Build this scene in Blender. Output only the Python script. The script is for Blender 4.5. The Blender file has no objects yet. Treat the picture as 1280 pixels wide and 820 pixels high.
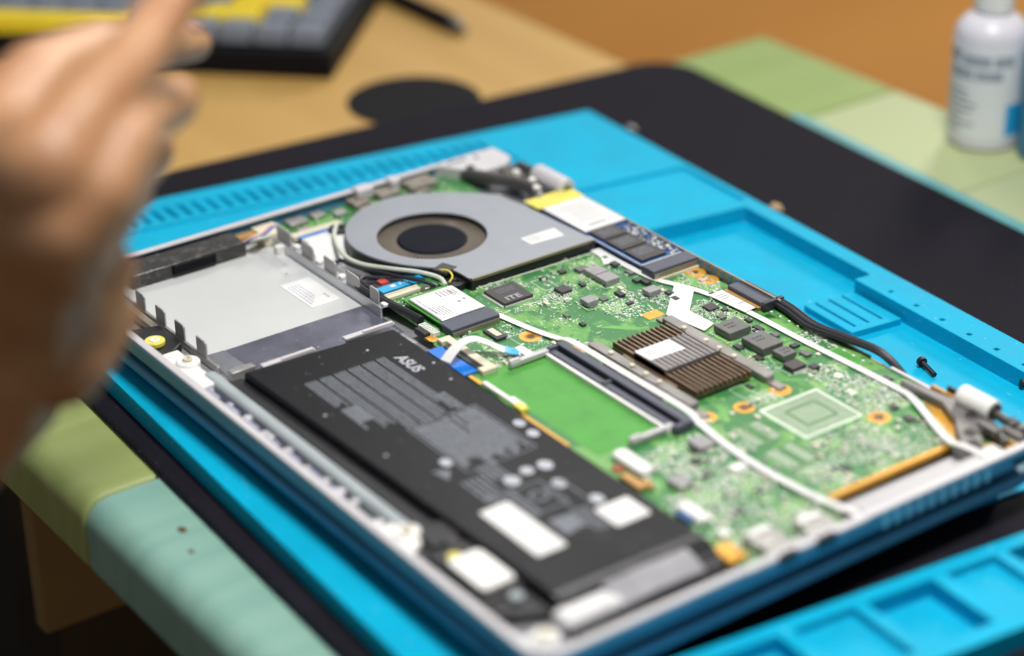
import bpy, bmesh, math, random
from mathutils import Vector, Matrix
R = random.Random(7)
S = 0.001                      # everything below is written in millimetres
sc = bpy.context.scene
COL = sc.collection

# ------------------------------------------------------------------ camera
cd = bpy.data.cameras.new("camera")
cam = bpy.data.objects.new("camera", cd)
COL.objects.link(cam)
rt = Vector((0.586567, 0.809761, -0.015040))
dn = Vector((0.364636, -0.280622, -0.887858))
fw = Vector((-0.723174, 0.515304, -0.459871))
mw = Matrix((rt, -dn, -fw)).transposed().to_4x4()
mw.translation = Vector((749.472, -311.084, 382.847)) * S
cam.matrix_world = mw
cd.sensor_width = 36.0
cd.lens = 36.0 * 2776.71 / 1280.0
cd.clip_start = 0.02
cd.clip_end = 50
cd.dof.use_dof = True
cd.dof.focus_distance = 0.850
cd.dof.aperture_fstop = cd.lens / 22.0
sc.camera = cam
sc.view_settings.view_transform = 'Standard'
sc.view_settings.look = 'None'
sc.view_settings.exposure = 0.0
sc.view_settings.gamma = 1.0
sc.view_settings.use_curve_mapping = False

# ------------------------------------------------------------------ light
w = bpy.data.worlds.new("World")
sc.world = w
w.use_nodes = True
w.node_tree.nodes["Background"].inputs[0].default_value = (0.85, 0.93, 1.0, 1)
w.node_tree.nodes["Background"].inputs[1].default_value = 0.18


def lamp(name, loc, aim, size, power, col=(1, 1, 1)):
    ld = bpy.data.lights.new(name, 'AREA')
    ld.shape = 'DISK'
    ld.size = size * S
    ld.energy = power
    ld.color = col
    o = bpy.data.objects.new(name, ld)
    COL.objects.link(o)
    o.location = Vector(loc) * S
    o.rotation_euler = (Vector(aim) - Vector(loc)).to_track_quat('-Z', 'Y').to_euler()
    return o


lamp("desk_lamp_light", (400, 120, 890), (230, 100, 0), 220, 10.8, (1.0, 0.97, 0.93))
lamp("sheen_fill_light", (-760, 800, 900), (250, 80, 0), 330, 2.6, (1.0, 0.97, 0.94))  # added light, puts sheen on the battery end and foil
lamp("floor_fill_light", (-1300, 2700, 1500), (-1000, 1400, -780), 700, 42.0, (1.0, 0.93, 0.84))  # added unseen fill that brightens the far floor


# ------------------------------------------------------------------ materials
def mat(name, col, rough=0.5, metal=0.0, var=0.12, scale=60.0, bump=0.0, bscale=400.0,
        col2=None, thr=None, stretch=(1, 1, 1), spec=0.5, speck=None, coat=0.0, trans=0.0, sss=0.0, aniso=None):
    m = bpy.data.materials.new(name)
    m.use_nodes = True
    nt = m.node_tree
    b = nt.nodes["Principled BSDF"]
    tc = nt.nodes.new("ShaderNodeTexCoord")
    mp = nt.nodes.new("ShaderNodeMapping")
    mp.inputs["Scale"].default_value = stretch
    nt.links.new(tc.outputs["Object"], mp.inputs["Vector"])
    nz = nt.nodes.new("ShaderNodeTexNoise")
    nz.inputs["Scale"].default_value = scale
    nz.inputs["Detail"].default_value = 6
    nz.inputs["Roughness"].default_value = 0.6
    nt.links.new(mp.outputs["Vector"], nz.inputs["Vector"])
    rp = nt.nodes.new("ShaderNodeValToRGB")
    c2 = col2 if col2 else tuple(min(1, c * (1 + var)) for c in col)
    c1 = col if col2 else tuple(c * (1 - var) for c in col)
    lo, hi = thr if thr else (0.3, 0.7)
    rp.color_ramp.elements[0].position = lo
    rp.color_ramp.elements[1].position = hi
    rp.color_ramp.elements[0].color = (*c1, 1)
    rp.color_ramp.elements[1].color = (*c2, 1)
    nt.links.new(nz.outputs["Fac"], rp.inputs["Fac"])
    if speck:            # lint and dust lying on the surface, plus faint stains
        sc_, lo_, colr, amt = speck
        n3 = nt.nodes.new("ShaderNodeTexNoise")
        n3.inputs["Scale"].default_value = sc_
        n3.inputs["Detail"].default_value = 2
        nt.links.new(mp.outputs["Vector"], n3.inputs["Vector"])
        r3 = nt.nodes.new("ShaderNodeMapRange")
        r3.inputs["From Min"].default_value = lo_
        r3.inputs["From Max"].default_value = lo_ + 0.04
        r3.inputs["To Max"].default_value = amt
        nt.links.new(n3.outputs["Fac"], r3.inputs["Value"])
        mx = nt.nodes.new("ShaderNodeMix")
        mx.data_type = 'RGBA'
        mx.inputs[7].default_value = (*colr, 1)
        nt.links.new(r3.outputs["Result"], mx.inputs[0])
        nt.links.new(rp.outputs["Color"], mx.inputs[6])
        nt.links.new(mx.outputs[2], b.inputs["Base Color"])
    else:
        nt.links.new(rp.outputs["Color"], b.inputs["Base Color"])
    b.inputs["Metallic"].default_value = metal
    mr = nt.nodes.new("ShaderNodeMapRange")
    mr.inputs["To Min"].default_value = max(0.02, rough * 0.8)
    mr.inputs["To Max"].default_value = min(1.0, rough * 1.25)
    nt.links.new(nz.outputs["Fac"], mr.inputs["Value"])
    nt.links.new(mr.outputs["Result"], b.inputs["Roughness"])
    b.inputs["Specular IOR Level"].default_value = spec
    b.inputs["Coat Weight"].default_value = coat
    b.inputs["Transmission Weight"].default_value = trans
    if sss:
        b.inputs["Subsurface Weight"].default_value = sss
        b.inputs["Subsurface Radius"].default_value = (1.0, 0.35, 0.2)
        b.inputs["Subsurface Scale"].default_value = 0.004
    if bump:
        n2 = nt.nodes.new("ShaderNodeTexNoise")
        n2.inputs["Scale"].default_value = bscale
        n2.inputs["Detail"].default_value = 5
        nt.links.new(mp.outputs["Vector"], n2.inputs["Vector"])
        bp = nt.nodes.new("ShaderNodeBump")
        bp.inputs["Strength"].default_value = bump
        bp.inputs["Distance"].default_value = 0.001
        nt.links.new(n2.outputs["Fac"], bp.inputs["Height"])
        nt.links.new(bp.outputs["Normal"], b.inputs["Normal"])
    return m


def wood(name, c1, c2, axis, rough=0.5, scale=9.0, dist=6.0, mix=(0.05, 0.95), far=None):
    m = bpy.data.materials.new(name)
    m.use_nodes = True
    nt = m.node_tree
    b = nt.nodes["Principled BSDF"]
    tc = nt.nodes.new("ShaderNodeTexCoord")
    mp = nt.nodes.new("ShaderNodeMapping")
    mp.inputs["Scale"].default_value = (6, 0.8, 6) if axis == 'Y' else (0.8, 6, 6)
    nt.links.new(tc.outputs["Object"], mp.inputs["Vector"])
    wv = nt.nodes.new("ShaderNodeTexWave")
    wv.bands_direction = 'X' if axis == 'Y' else 'Y'
    wv.inputs["Scale"].default_value = scale
    wv.inputs["Distortion"].default_value = dist
    wv.inputs["Detail"].default_value = 3
    wv.inputs["Detail Scale"].default_value = 1.5
    nt.links.new(mp.outputs["Vector"], wv.inputs["Vector"])
    nz = nt.nodes.new("ShaderNodeTexNoise")
    nz.inputs["Scale"].default_value = 5
    nz.inputs["Detail"].default_value = 8
    nt.links.new(mp.outputs["Vector"], nz.inputs["Vector"])
    mx = nt.nodes.new("ShaderNodeMix")
    mx.data_type = 'FLOAT'
    mx.inputs[0].default_value = 0.78
    nt.links.new(wv.outputs["Fac"], mx.inputs[2])
    nt.links.new(nz.outputs["Fac"], mx.inputs[3])
    rp = nt.nodes.new("ShaderNodeValToRGB")
    rp.color_ramp.elements[0].position = mix[0]
    rp.color_ramp.elements[1].position = mix[1]
    rp.color_ramp.elements[0].color = (*c1, 1)
    rp.color_ramp.elements[1].color = (*c2, 1)
    nt.links.new(mx.outputs[0], rp.inputs["Fac"])
    if far:          # the stain changes towards the plank's far end
        sx = nt.nodes.new("ShaderNodeSeparateXYZ")
        nt.links.new(tc.outputs["Object"], sx.inputs[0])
        mr = nt.nodes.new("ShaderNodeMapRange")
        mr.inputs["From Min"].default_value = 0.05
        mr.inputs["From Max"].default_value = 0.35
        nt.links.new(sx.outputs["Y"], mr.inputs["Value"])
        mc = nt.nodes.new("ShaderNodeMix")
        mc.data_type = 'RGBA'
        mc.inputs[7].default_value = (*far, 1)
        nt.links.new(mr.outputs["Result"], mc.inputs[0])
        nt.links.new(rp.outputs["Color"], mc.inputs[6])
        nt.links.new(mc.outputs[2], b.inputs["Base Color"])
    else:
        nt.links.new(rp.outputs["Color"], b.inputs["Base Color"])
    b.inputs["Roughness"].default_value = rough
    bp = nt.nodes.new("ShaderNodeBump")
    bp.inputs["Strength"].default_value = 0.03
    bp.inputs["Distance"].default_value = 0.0003
    nt.links.new(mx.outputs[0], bp.inputs["Height"])
    nt.links.new(bp.outputs["Normal"], b.inputs["Normal"])
    return m


K = {}
K['cyan'] = mat('cyan_silicone', (0.0, 0.385, 0.61), 0.6, var=0.08, scale=40, bump=0.12, bscale=900, spec=0.17, speck=(420, .70, (.35, .62, .70), .45))
K['pad'] = mat('black_fabric_pad', (0.0105, 0.0095, 0.015), 0.85, var=0.25, scale=30, bump=0.25, bscale=1500, spec=0.12, speck=(500, .71, (.12, .12, .13), .5))
K['tealedge'] = mat('teal_rubber', (0.12, 0.36, 0.38), 0.6)
K['plank_a'] = wood('green_stained_wood', (0.21, 0.31, 0.07), (0.28, 0.38, 0.11), 'Y', 0.55, 1.6, 5)
K['plank_b'] = wood('pale_green_stained_wood', (0.27, 0.33, 0.10), (0.36, 0.42, 0.16), 'Y', 0.55, 3.0, 12, mix=(.15, .85), far=(0.40, 0.46, 0.24))
K['plank_c'] = wood('teal_stained_wood', (0.18, 0.37, 0.31), (0.28, 0.47, 0.40), 'Y', 0.5, 3.0, 12, mix=(.15, .85), far=(0.40, 0.46, 0.26))
K['ply'] = wood('pale_plywood', (0.47, 0.27, 0.07), (0.58, 0.36, 0.11), 'X', 0.5, 1.2, 4)
K['brown'] = wood('brown_floorboards', (0.50, 0.20, 0.03), (0.66, 0.31, 0.06), 'Y', 0.55, 0.12, 4)
K['alu'] = mat('silver_aluminium', (0.60, 0.61, 0.64), 0.38, 0.75, var=0.06, scale=50, bump=0.05, bscale=2500)
K['rim'] = mat('white_silver_rim', (0.60, 0.58, 0.60), 0.45, 0.15, var=0.05, scale=60)
K['teal'] = mat('teal_painted_metal', (0.08, 0.27, 0.42), 0.4, 0.2, var=0.08, scale=40)
K['silver'] = mat('brushed_silver_sheet', (0.60, 0.61, 0.66), 0.25, 0.9, var=0.12, scale=90, stretch=(1, 8, 1))
K['film'] = mat('pale_grey_film', (0.56, 0.575, 0.575), 0.33, 0.0, var=0.03, scale=25, spec=0.6)
K['bluefilm'] = mat('dark_reflective_film', (0.25, 0.255, 0.32), 0.22, 0.7, var=0.25, scale=70, speck=(600, .70, (.6, .6, .65), .7))
K['steel'] = mat('grey_steel', (0.40, 0.39, 0.38), 0.38, 0.75, var=0.12, scale=80)
K['darksteel'] = mat('dark_steel', (0.13, 0.125, 0.12), 0.4, 0.7, var=0.2, scale=80)
K['armsteel'] = mat('tarnished_steel', (0.29, 0.275, 0.265), 0.42, 0.55, var=0.25, scale=60)
K['fan'] = mat('grey_fan_cover', (0.33, 0.35, 0.39), 0.45, 0.45, var=0.05, scale=60, bump=0.06, bscale=2500)
K['fanedge'] = mat('tan_metal_edge', (0.34, 0.30, 0.23), 0.45, 0.6)
K['portsteel'] = mat('brownish_tin', (0.30, 0.27, 0.23), 0.4, 0.6, var=0.35, scale=150)
K['stake'] = mat('satin_stake', (0.58, 0.57, 0.60), 0.25, 0.2, var=0.1)
K['tabsteel'] = mat('satin_tab_steel', (0.40, 0.385, 0.385), 0.4, 0.25, var=0.12)
K['spk'] = mat('mottled_speaker', (0.035, 0.033, 0.032), 0.3, var=0.3, scale=260, col2=(0.12, 0.11, 0.10), thr=(.52, .7), bump=.3, bscale=500)
K['hingegrey'] = mat('hinge_grey', (0.20, 0.19, 0.185), 0.45, 0.35, var=0.15, scale=90)
K['ply_shaded'] = wood('shaded_plywood', (0.21, 0.14, 0.05), (0.29, 0.20, 0.075), 'Y', 0.6, 1.2, 4)  # plywood darkened to carry the shade under the bench
K['wrapgloss'] = mat('glossy_black_wrap', (0.03, 0.03, 0.034), 0.3, spec=0.6)
K['tape_glint'] = mat('white_tape_highlight', (0.68, 0.67, 0.68), 0.3, bump=.3, bscale=150)  # near white, paints the highlight of the battery tape
K['ventgrey'] = mat('vent_metal', (0.46, 0.455, 0.475), 0.42, 0.15, var=0.06)
K['lilac'] = mat('lilac_film', (0.30, 0.30, 0.45), 0.4)
K['redd'] = mat('dull_red_plastic', (0.42, 0.13, 0.08), 0.5)
K['black'] = mat('black_plastic', (0.012, 0.012, 0.014), 0.45, var=0.2)
K['hub'] = mat('blue_black_plastic', (0.004, 0.005, 0.012), 0.6, var=0.2, spec=0.12)
K['blade'] = mat('brown_grey_blades', (0.20, 0.17, 0.135), 0.5, var=0.15)
K['batt'] = mat('black_battery_wrap', (0.008, 0.008, 0.010), 0.38, var=0.18, scale=30, bump=0.15, bscale=90, spec=0.16, speck=(520, .72, (.2, .2, .2), .7))
K['print'] = mat('grey_print', (0.165, 0.18, 0.21), 0.6, var=0.25, scale=700)
K['printl'] = mat('light_print', (0.46, 0.48, 0.53), 0.6, var=0.1)
K['inkgrey'] = mat('grey_ink', (0.30, 0.30, 0.32), 0.6)
K['white'] = mat('white_paper', (0.74, 0.735, 0.73), 0.55, var=0.02, spec=0.3)
K['whitep'] = mat('white_plastic', (0.80, 0.79, 0.76), 0.35, var=0.03)
K['tape'] = mat('grey_foil_tape', (0.36, 0.355, 0.38), 0.25, 0.15, var=0.12, scale=60, bump=0.5, bscale=120)
K['greyrub'] = mat('grey_gasket', (0.34, 0.38, 0.40), 0.55, var=0.08)
K['pcb'] = mat('green_circuit_board', (0.05, 0.205, 0.065), 0.38, var=0.2, scale=95, col2=(0.16, 0.37, 0.10), thr=(0.50, 0.56), spec=0.3)
K['pcbplain'] = mat('plain_green_board', (0.085, 0.33, 0.06), 0.5, var=0.12, scale=120, spec=0.3)
K['pcbpale'] = mat('pale_solder_mask', (0.11, 0.22, 0.095), 0.5, var=0.15, scale=300, spec=0.3)
K['trace'] = mat('light_green_trace', (0.14, 0.42, 0.08), 0.35)
K['silk'] = mat('white_silkscreen', (0.68, 0.76, 0.64), 0.6)
K['solder'] = mat('solder', (0.84, 0.86, 0.80), 0.25, 0.12, var=0.1, scale=900)
K['rust'] = mat('dark_brown_hole', (0.10, 0.045, 0.012), 0.5)
K['tan'] = mat('tan_capacitor', (0.46, 0.38, 0.26), 0.5, var=0.25, scale=300)
K['dark'] = mat('dark_component', (0.03, 0.031, 0.036), 0.45, var=0.3, scale=300)
K['gold'] = mat('gold_pad', (0.78, 0.40, 0.055), 0.36, 0.35, var=0.06)
K['goldm'] = mat('orange_copper', (0.52, 0.29, 0.09), 0.4, 0.3, var=0.15)
K['yellow'] = mat('yellow_tape', (0.74, 0.66, 0.10), 0.45, var=0.06)
K['ferrite'] = mat('grey_ferrite', (0.31, 0.30, 0.31), 0.5, var=0.12, scale=400)
K['ferrited'] = mat('dark_ferrite', (0.14, 0.14, 0.135), 0.5, var=0.15, scale=300)
K['chip'] = mat('black_epoxy', (0.045, 0.04, 0.042), 0.45, var=0.2, scale=400)
K['conn'] = mat('slate_connector', (0.075, 0.082, 0.115), 0.45, var=0.12)
K['conn2'] = mat('dark_connector', (0.035, 0.037, 0.05), 0.4, var=0.12)
K['cream'] = mat('cream_connector', (0.68, 0.63, 0.48), 0.45, var=0.06)
K['copper'] = mat('brown_copper_fins', (0.22, 0.155, 0.105), 0.33, 0.65, var=0.3, scale=120, stretch=(1, 4, 1))
K['fintop'] = mat('grey_nickel_fins', (0.27, 0.25, 0.245), 0.36, 0.7, var=0.12, scale=120)
K['blue'] = mat('blue_stiffener', (0.0, 0.16, 0.62), 0.35, var=0.06)
K['sky'] = mat('sky_blue_stiffener', (0.02, 0.38, 0.75), 0.35, var=0.06)
K['bluepcb'] = mat('blue_circuit_board', (0.012, 0.075, 0.25), 0.32, var=0.2, scale=200)
K['cable'] = mat('black_cable', (0.02, 0.02, 0.026), 0.4, var=0.2)
K['cablew'] = mat('pale_cable', (0.60, 0.64, 0.55), 0.4)
K['red'] = mat('red_wire', (0.55, 0.05, 0.03), 0.4)
K['skin'] = mat('skin', (0.345, 0.155, 0.07), 0.38, var=0.12, scale=38, col2=(0.48, 0.27, 0.14), bump=0.2, bscale=700, sss=0.12)
K['nail'] = mat('fingernail', (0.60, 0.33, 0.24), 0.3)
K['sleeve'] = mat('black_sleeve', (0.008, 0.007, 0.006), 0.9, spec=0.05, bump=0.4, bscale=900)
K['keyg'] = mat('grey_keycap', (0.17, 0.195, 0.24), 0.5, var=0.05)
K['keyy'] = mat('yellow_keycap', (0.80, 0.60, 0.02), 0.45, var=0.04)
K['kcase'] = mat('black_keyboard_case', (0.006, 0.006, 0.008), 0.6, spec=0.12)
K['frost'] = mat('frosted_plastic', (0.68, 0.66, 0.72), 0.35, var=0.03, sss=0.2)
K['lab'] = mat('bottle_label', (0.74, 0.76, 0.80), 0.5, var=0.03)
K['ink'] = mat('dark_blue_ink', (0.34, 0.38, 0.46), 0.6)
K['bluebot'] = mat('blue_bottle_plastic', (0.03, 0.19, 0.34), 0.3)
K['crumb'] = mat('tan_crumb', (0.55, 0.38, 0.2), 0.8)
K['dust'] = mat('pale_dust', (0.55, 0.55, 0.52), 0.8)


# ------------------------------------------------------------------ mesh builder
class B:
    def __init__(s):
        s.v = []; s.f = []; s.mi = []; s.m = 0

    def add(s, vs, fs):
        n = len(s.v)
        s.v += [tuple(p) for p in vs]
        for q in fs:
            s.f.append([i + n for i in q]); s.mi.append(s.m)
        return s

    def box(s, x0, x1, y0, y1, z0, z1, rot=0.0, taper=0.0):
        cx, cy = (x0 + x1) / 2, (y0 + y1) / 2
        c, sn = math.cos(rot), math.sin(rot)
        vs = []
        for z, t in ((z0, 0), (z1, taper)):
            for x, y in ((x0 + t, y0 + t), (x1 - t, y0 + t), (x1 - t, y1 - t), (x0 + t, y1 - t)):
                dx, dy = x - cx, y - cy
                vs.append((cx + dx * c - dy * sn, cy + dx * sn + dy * c, z))
        return s.add(vs, [(3, 2, 1, 0), (4, 5, 6, 7), (0, 1, 5, 4), (1, 2, 6, 5), (2, 3, 7, 6), (3, 0, 4, 7)])

    def prism(s, pts, z0, z1):
        n = len(pts)
        a = sum(pts[i][0] * pts[(i + 1) % n][1] - pts[(i + 1) % n][0] * pts[i][1] for i in range(n))
        if a < 0: pts = pts[::-1]
        vs = [(x, y, z0) for x, y in pts] + [(x, y, z1) for x, y in pts]
        fs = [tuple(range(n))[::-1], tuple(range(n, 2 * n))]
        fs += [(i, (i + 1) % n, n + (i + 1) % n, n + i) for i in range(n)]
        return s.add(vs, fs)

    def ring(s, outer, inner, z0, z1):
        n = len(outer)
        vs = [(x, y, z0) for x, y in outer] + [(x, y, z1) for x, y in outer] + \
             [(x, y, z0) for x, y in inner] + [(x, y, z1) for x, y in inner]
        fs = []
        for i in range(n):
            j = (i + 1) % n
            fs += [(i, j, n + j, n + i), (2 * n + j, 2 * n + i, 3 * n + i, 3 * n + j),
                   (n + i, n + j, 3 * n + j, 3 * n + i), (j, i, 2 * n + i, 2 * n + j)]
        return s.add(vs, fs)

    def disc(s, cx, cy, r, z0, z1, n=24, ry=None, hole=0):
        ry = ry or r
        o = [(cx + r * math.cos(2 * math.pi * i / n), cy + ry * math.sin(2 * math.pi * i / n)) for i in range(n)]
        if hole:
            k = hole / r
            return s.ring(o, [(cx + (x - cx) * k, cy + (y - cy) * k) for x, y in o], z0, z1)
        return s.prism(o, z0, z1)

    def tube(s, pts, rad, n=10, caps=True):
        pts = [Vector(p) for p in pts]
        rs = rad if isinstance(rad, (list, tuple)) else [rad] * len(pts)
        base = len(s.v)
        up = Vector((0, 0, 1))
        vs = []
        for i, p in enumerate(pts):
            t = (pts[min(i + 1, len(pts) - 1)] - pts[max(i - 1, 0)])
            t = t.normalized() if t.length > 1e-9 else Vector((1, 0, 0))
            a = t.cross(up)
            if a.length < 1e-3: a = t.cross(Vector((1, 0, 0)))
            a.normalize(); b = a.cross(t)
            for k in range(n):
                an = 2 * math.pi * k / n
                vs.append(p + (a * math.cos(an) + b * math.sin(an)) * rs[i])
        fs = []
        for i in range(len(pts) - 1):
            for k in range(n):
                k2 = (k + 1) % n
                fs.append((i * n + k, (i + 1) * n + k, (i + 1) * n + k2, i * n + k2))
        if caps:
            fs.append(tuple(range(n)))
            fs.append(tuple(range((len(pts) - 1) * n, len(pts) * n))[::-1])
        return s.add(vs, fs)

    def strip(s, pts, width, th=0.25):
        """flat cable lying along a path; width is horizontal"""
        pts = [Vector(p) for p in pts]
        vs = []
        for i, p in enumerate(pts):
            t = pts[min(i + 1, len(pts) - 1)] - pts[max(i - 1, 0)]
            h = Vector((-t.y, t.x, 0))
            h = h.normalized() * width / 2 if h.length > 1e-6 else Vector((0, width / 2, 0))
            vs += [p - h, p + h, p + h + Vector((0, 0, th)), p - h + Vector((0, 0, th))]
        fs = [(0, 1, 2, 3)]
        n = len(pts)
        for i in range(n - 1):
            for k in range(4):
                k2 = (k + 1) % 4
                fs.append((4 * i + k2, 4 * i + k, 4 * i + 4 + k, 4 * i + 4 + k2))
        e = 4 * (n - 1)
        fs.append((e + 3, e + 2, e + 1, e))
        return s.add(vs, fs)


def smooth_path(pts, k=6):
    pts = [Vector(p) for p in pts]
    out = []
    n = len(pts)
    for i in range(n - 1):
        p0, p1, p2, p3 = pts[max(i - 1, 0)], pts[i], pts[i + 1], pts[min(i + 2, n - 1)]
        for j in range(k):
            t = j / k
            out.append(0.5 * ((2 * p1) + (p2 - p0) * t + (2 * p0 - 5 * p1 + 4 * p2 - p3) * t * t +
                              (3 * p1 - p0 - 3 * p2 + p3) * t ** 3))
    out.append(pts[-1])
    return out


def obj(name, b, mats, parent=None, bevel=0.0, seg=2, smooth=True, weld=False):
    me = bpy.data.meshes.new(name)
    me.from_pydata([(x * S, y * S, z * S) for x, y, z in b.v], [], b.f)
    ms = mats if isinstance(mats, (list, tuple)) else [mats]
    for m in ms: me.materials.append(K[m])
    me.polygons.foreach_set('material_index', b.mi)
    if weld:
        bm = bmesh.new(); bm.from_mesh(me)
        bmesh.ops.remove_doubles(bm, verts=bm.verts, dist=1e-6)
        bmesh.ops.dissolve_limit(bm, angle_limit=0.02, verts=bm.verts, edges=bm.edges)
        bm.to_mesh(me); bm.free()
    if smooth:
        me.polygons.foreach_set('use_smooth', [True] * len(me.polygons))
        me.set_sharp_from_angle(angle=0.6)
    me.update()
    o = bpy.data.objects.new(name, me)
    COL.objects.link(o)
    if parent: o.parent = parent
    if bevel:
        md = o.modifiers.new("bevel", 'BEVEL')
        md.width = bevel * S; md.segments = seg; md.limit_method = 'ANGLE'; md.angle_limit = 0.7
        md.harden_normals = False
    return o


def tag(o, label, cat, group=None, kind=None):
    o['label'] = label; o['category'] = cat
    if group: o['group'] = group
    return o


def struct(o):
    o['kind'] = 'structure'
    return o


def stuff(o):
    o['kind'] = 'stuff'
    return o


def empty(name, loc, label, cat, group=None):
    o = bpy.data.objects.new(name, None)
    o.empty_display_size = 0.01
    COL.objects.link(o)
    return tag(o, label, cat, group)


def rrect(x0, x1, y0, y1, r, n=6):
    out = []
    for cx, cy, a in ((x1 - r, y1 - r, 0), (x0 + r, y1 - r, 90), (x0 + r, y0 + r, 180), (x1 - r, y0 + r, 270)):
        for i in range(n + 1):
            t = math.radians(a + 90 * i / n)
            out.append((cx + r * math.cos(t), cy + r * math.sin(t)))
    return out


def text_mesh(name, txt, size, loc, rotz, m, parent, sx=1.0, th=0.03, bold=0.025):
    cu = bpy.data.curves.new(name, 'FONT')
    cu.body = txt; cu.size = size * S; cu.extrude = th * S; cu.offset = size * S * bold; cu.shear = bold * 6
    o = bpy.data.objects.new(name, cu)
    COL.objects.link(o)
    dg = bpy.context.evaluated_depsgraph_get()
    me = bpy.data.meshes.new_from_object(o.evaluated_get(dg))
    bpy.data.objects.remove(o)
    me.materials.clear(); me.materials.append(K[m])
    o = bpy.data.objects.new(name, me)
    COL.objects.link(o)
    o.location = Vector(loc) * S
    o.rotation_euler = (0, 0, rotz)
    o.scale = (sx, 1, 1)
    o.parent = parent
    return o


def words(b, x0, x1, y, h, z, vert=False, wl=(1.2, 4.0), gap=0.6):
    """one line of unreadable small print as broken strips"""
    x = x0
    while x < x1 - 0.4:
        l = min(R.uniform(*wl), x1 - x)
        if vert: b.box(y, y + h, x, x + l, z, z + 0.04)
        else: b.box(x, x + l, y, y + h, z, z + 0.04)
        x += l + gap


# ================================================================== SETTING
ZT = -31.0      # table top
ZP = -28.0      # black pad top
b = B(); b.box(-4200, 2200, -2200, 4200, -790, -780)
struct(obj('floor', b, 'brown'))

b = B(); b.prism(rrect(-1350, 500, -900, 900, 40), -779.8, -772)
tag(obj('shade_sheet', b, 'sleeve'), 'added black sheet on the floor, standing in for the shade below the workbench', 'shade_sheet')  # added sheet, its black replaces the shade under the bench

# painted plank table: each plank runs along y
t = empty('plank_table', (0, 0, 0), 'workbench of green and teal stained planks with rounded edges under the black pad', 'table')
for (x0, x1, mm) in ((-97, 4.2, 'plank_a'), (5.0, 114.2, 'plank_b'), (115.0, 262.2, 'plank_c'), (263.0, 400.2, 'plank_c'), (401.0, 520, 'plank_b')):
    b = B()
    r = 10.0
    y0, y1 = -47.0, 465.0
    prof = [(y0, ZT - 28), (y0, ZT - r)] + [(y0 + r - r * math.cos(a), ZT - r + r * math.sin(a)) for a in (0.3, 0.6, 0.9, 1.2)] + [(y0 + r, ZT)]
    prof += [(y1 - 4, ZT), (y1, ZT - 4), (y1, ZT - 28)]
    n = len(prof)
    vs = [(x0, y, z) for y, z in prof] + [(x1, y, z) for y, z in prof]
    b.add(vs, [tuple(range(n)), tuple(range(n, 2 * n))[::-1]] + [(i, n + i, n + (i + 1) % n, (i + 1) % n) for i in range(n)])
    o = obj('plank', b, mm, t, bevel=1.6)
    if x0 == 115.0:
        for kx, ky, kr in ((152, -27, 2.2), (166, -31, 1.4)):
            q = B(); q.disc(kx, ky, kr, ZT, ZT + .05, 14, ry=kr * .7); obj('knot', q, 'rust', o)
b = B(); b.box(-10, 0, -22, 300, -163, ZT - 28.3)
obj('apron_board', b, 'ply_shaded', t, bevel=1.0)
b = B(); b.box(-60, -16, -10, 300, -780, ZT - 28.3); b.box(-16, 480, 300, 330, -780, ZT - 28.3)
obj('leg_panel', b, 'black', t)

b = B(); b.box(-1150, -98.5, -330, 378, -50, -31.5)
tag(obj('plywood_desk', b, 'ply', None, bevel=2.0), 'pale plywood desk surface behind the black pad, carrying the keyboard', 'desk')

# ------------------------------------------------------------------ black desk pad
p = empty('desk_pad', (0, 0, 0), 'black fabric desk pad with rounded corners lying under the blue mat', 'desk pad')


def quadmap(c):
    bl, nl, nr, br = [Vector((*q, 0)) for q in c]
    def f(u, v):
        return bl * (1 - u) * (1 - v) + nl * u * (1 - v) + nr * u * v + br * (1 - u) * v
    return f


fq = quadmap(((-136, -4), (490, -36), (490, 357), (-98, 398)))
pts = []
for x, y in rrect(0, 600, 0, 400, 24, 8):
    q = fq(x / 600, y / 400); pts.append((q.x, q.y))
b = B(); b.prism(pts, ZT + 0.3, ZP)
obj('pad_sheet', b, 'pad', p, bevel=1.0)
fq2 = quadmap(((2, 388), (490, 354), (490, 364.5), (2, 396.5)))
b = B(); b.prism([(fq2(u, v).x, fq2(u, v).y) for u, v in ((0, 0), (1, 0), (1, 1), (0, 1))], ZT + 0.1, ZP - 0.2)
obj('rubber_edge', b, 'tealedge', p)

# ------------------------------------------------------------------ blue silicone mat (stepped sheet)
fm = quadmap(((-95, 3), (360, -21), (391, 281), (-47, 304)))
MX, MY = 450.0, 300.0
top = -19.5
rects = []      # (s0,s1,t0,t1,z) later ones win
rects.append((0, MX, 0, MY, top))
rects.append((28, 408, 12, 232, -20.6))               # work area
rects.append((28, 64, 232, 240, -20.6))
rects.append((84, 130, 238, 297, -21.0))              # lower slab behind
rects.append((137, 408, 222, 292, -27.0))             # long tray
rects.append((222, 408, 284, 292, top))               # wide rim part
rects.append((378, 407, 12, 284, None))              # gap by the laptop's end
rects.append((224, 254, 258, 282, -24.0))             # ribbed block
for tt in (262, 268.5, 275):
    rects.append((224, 250, tt, tt + 1.4, -25.2))
ty = 30
for (a, c, z) in ((46, 68, -26.5), (75, 102, -26.0), (108, 131, -22.6), (136, 162, -26.5), (168, 188, -22.6), (193, 216, -26.5), (222, 250, -22.6), (255, 285, -26.5)):
    rects.append((414, 443, a, c, z))
for i in range(30):
    rects.append((10, 24, 50 + i * 6.3, 53 + i * 6.3, -21.6))
for i in range(6):
    rects.append((238 + i * 15.5, 240 + i * 15.5, 287.5, 289.5, -23))
ss = sorted({v for r_ in rects for v in r_[:2]})
ts = sorted({v for r_ in rects for v in r_[2:4]})


def hgt(s_, t_):
    z = top
    for r_ in rects:
        if r_[0] < s_ < r_[1] and r_[2] < t_ < r_[3]: z = r_[4]
    return z


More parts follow.
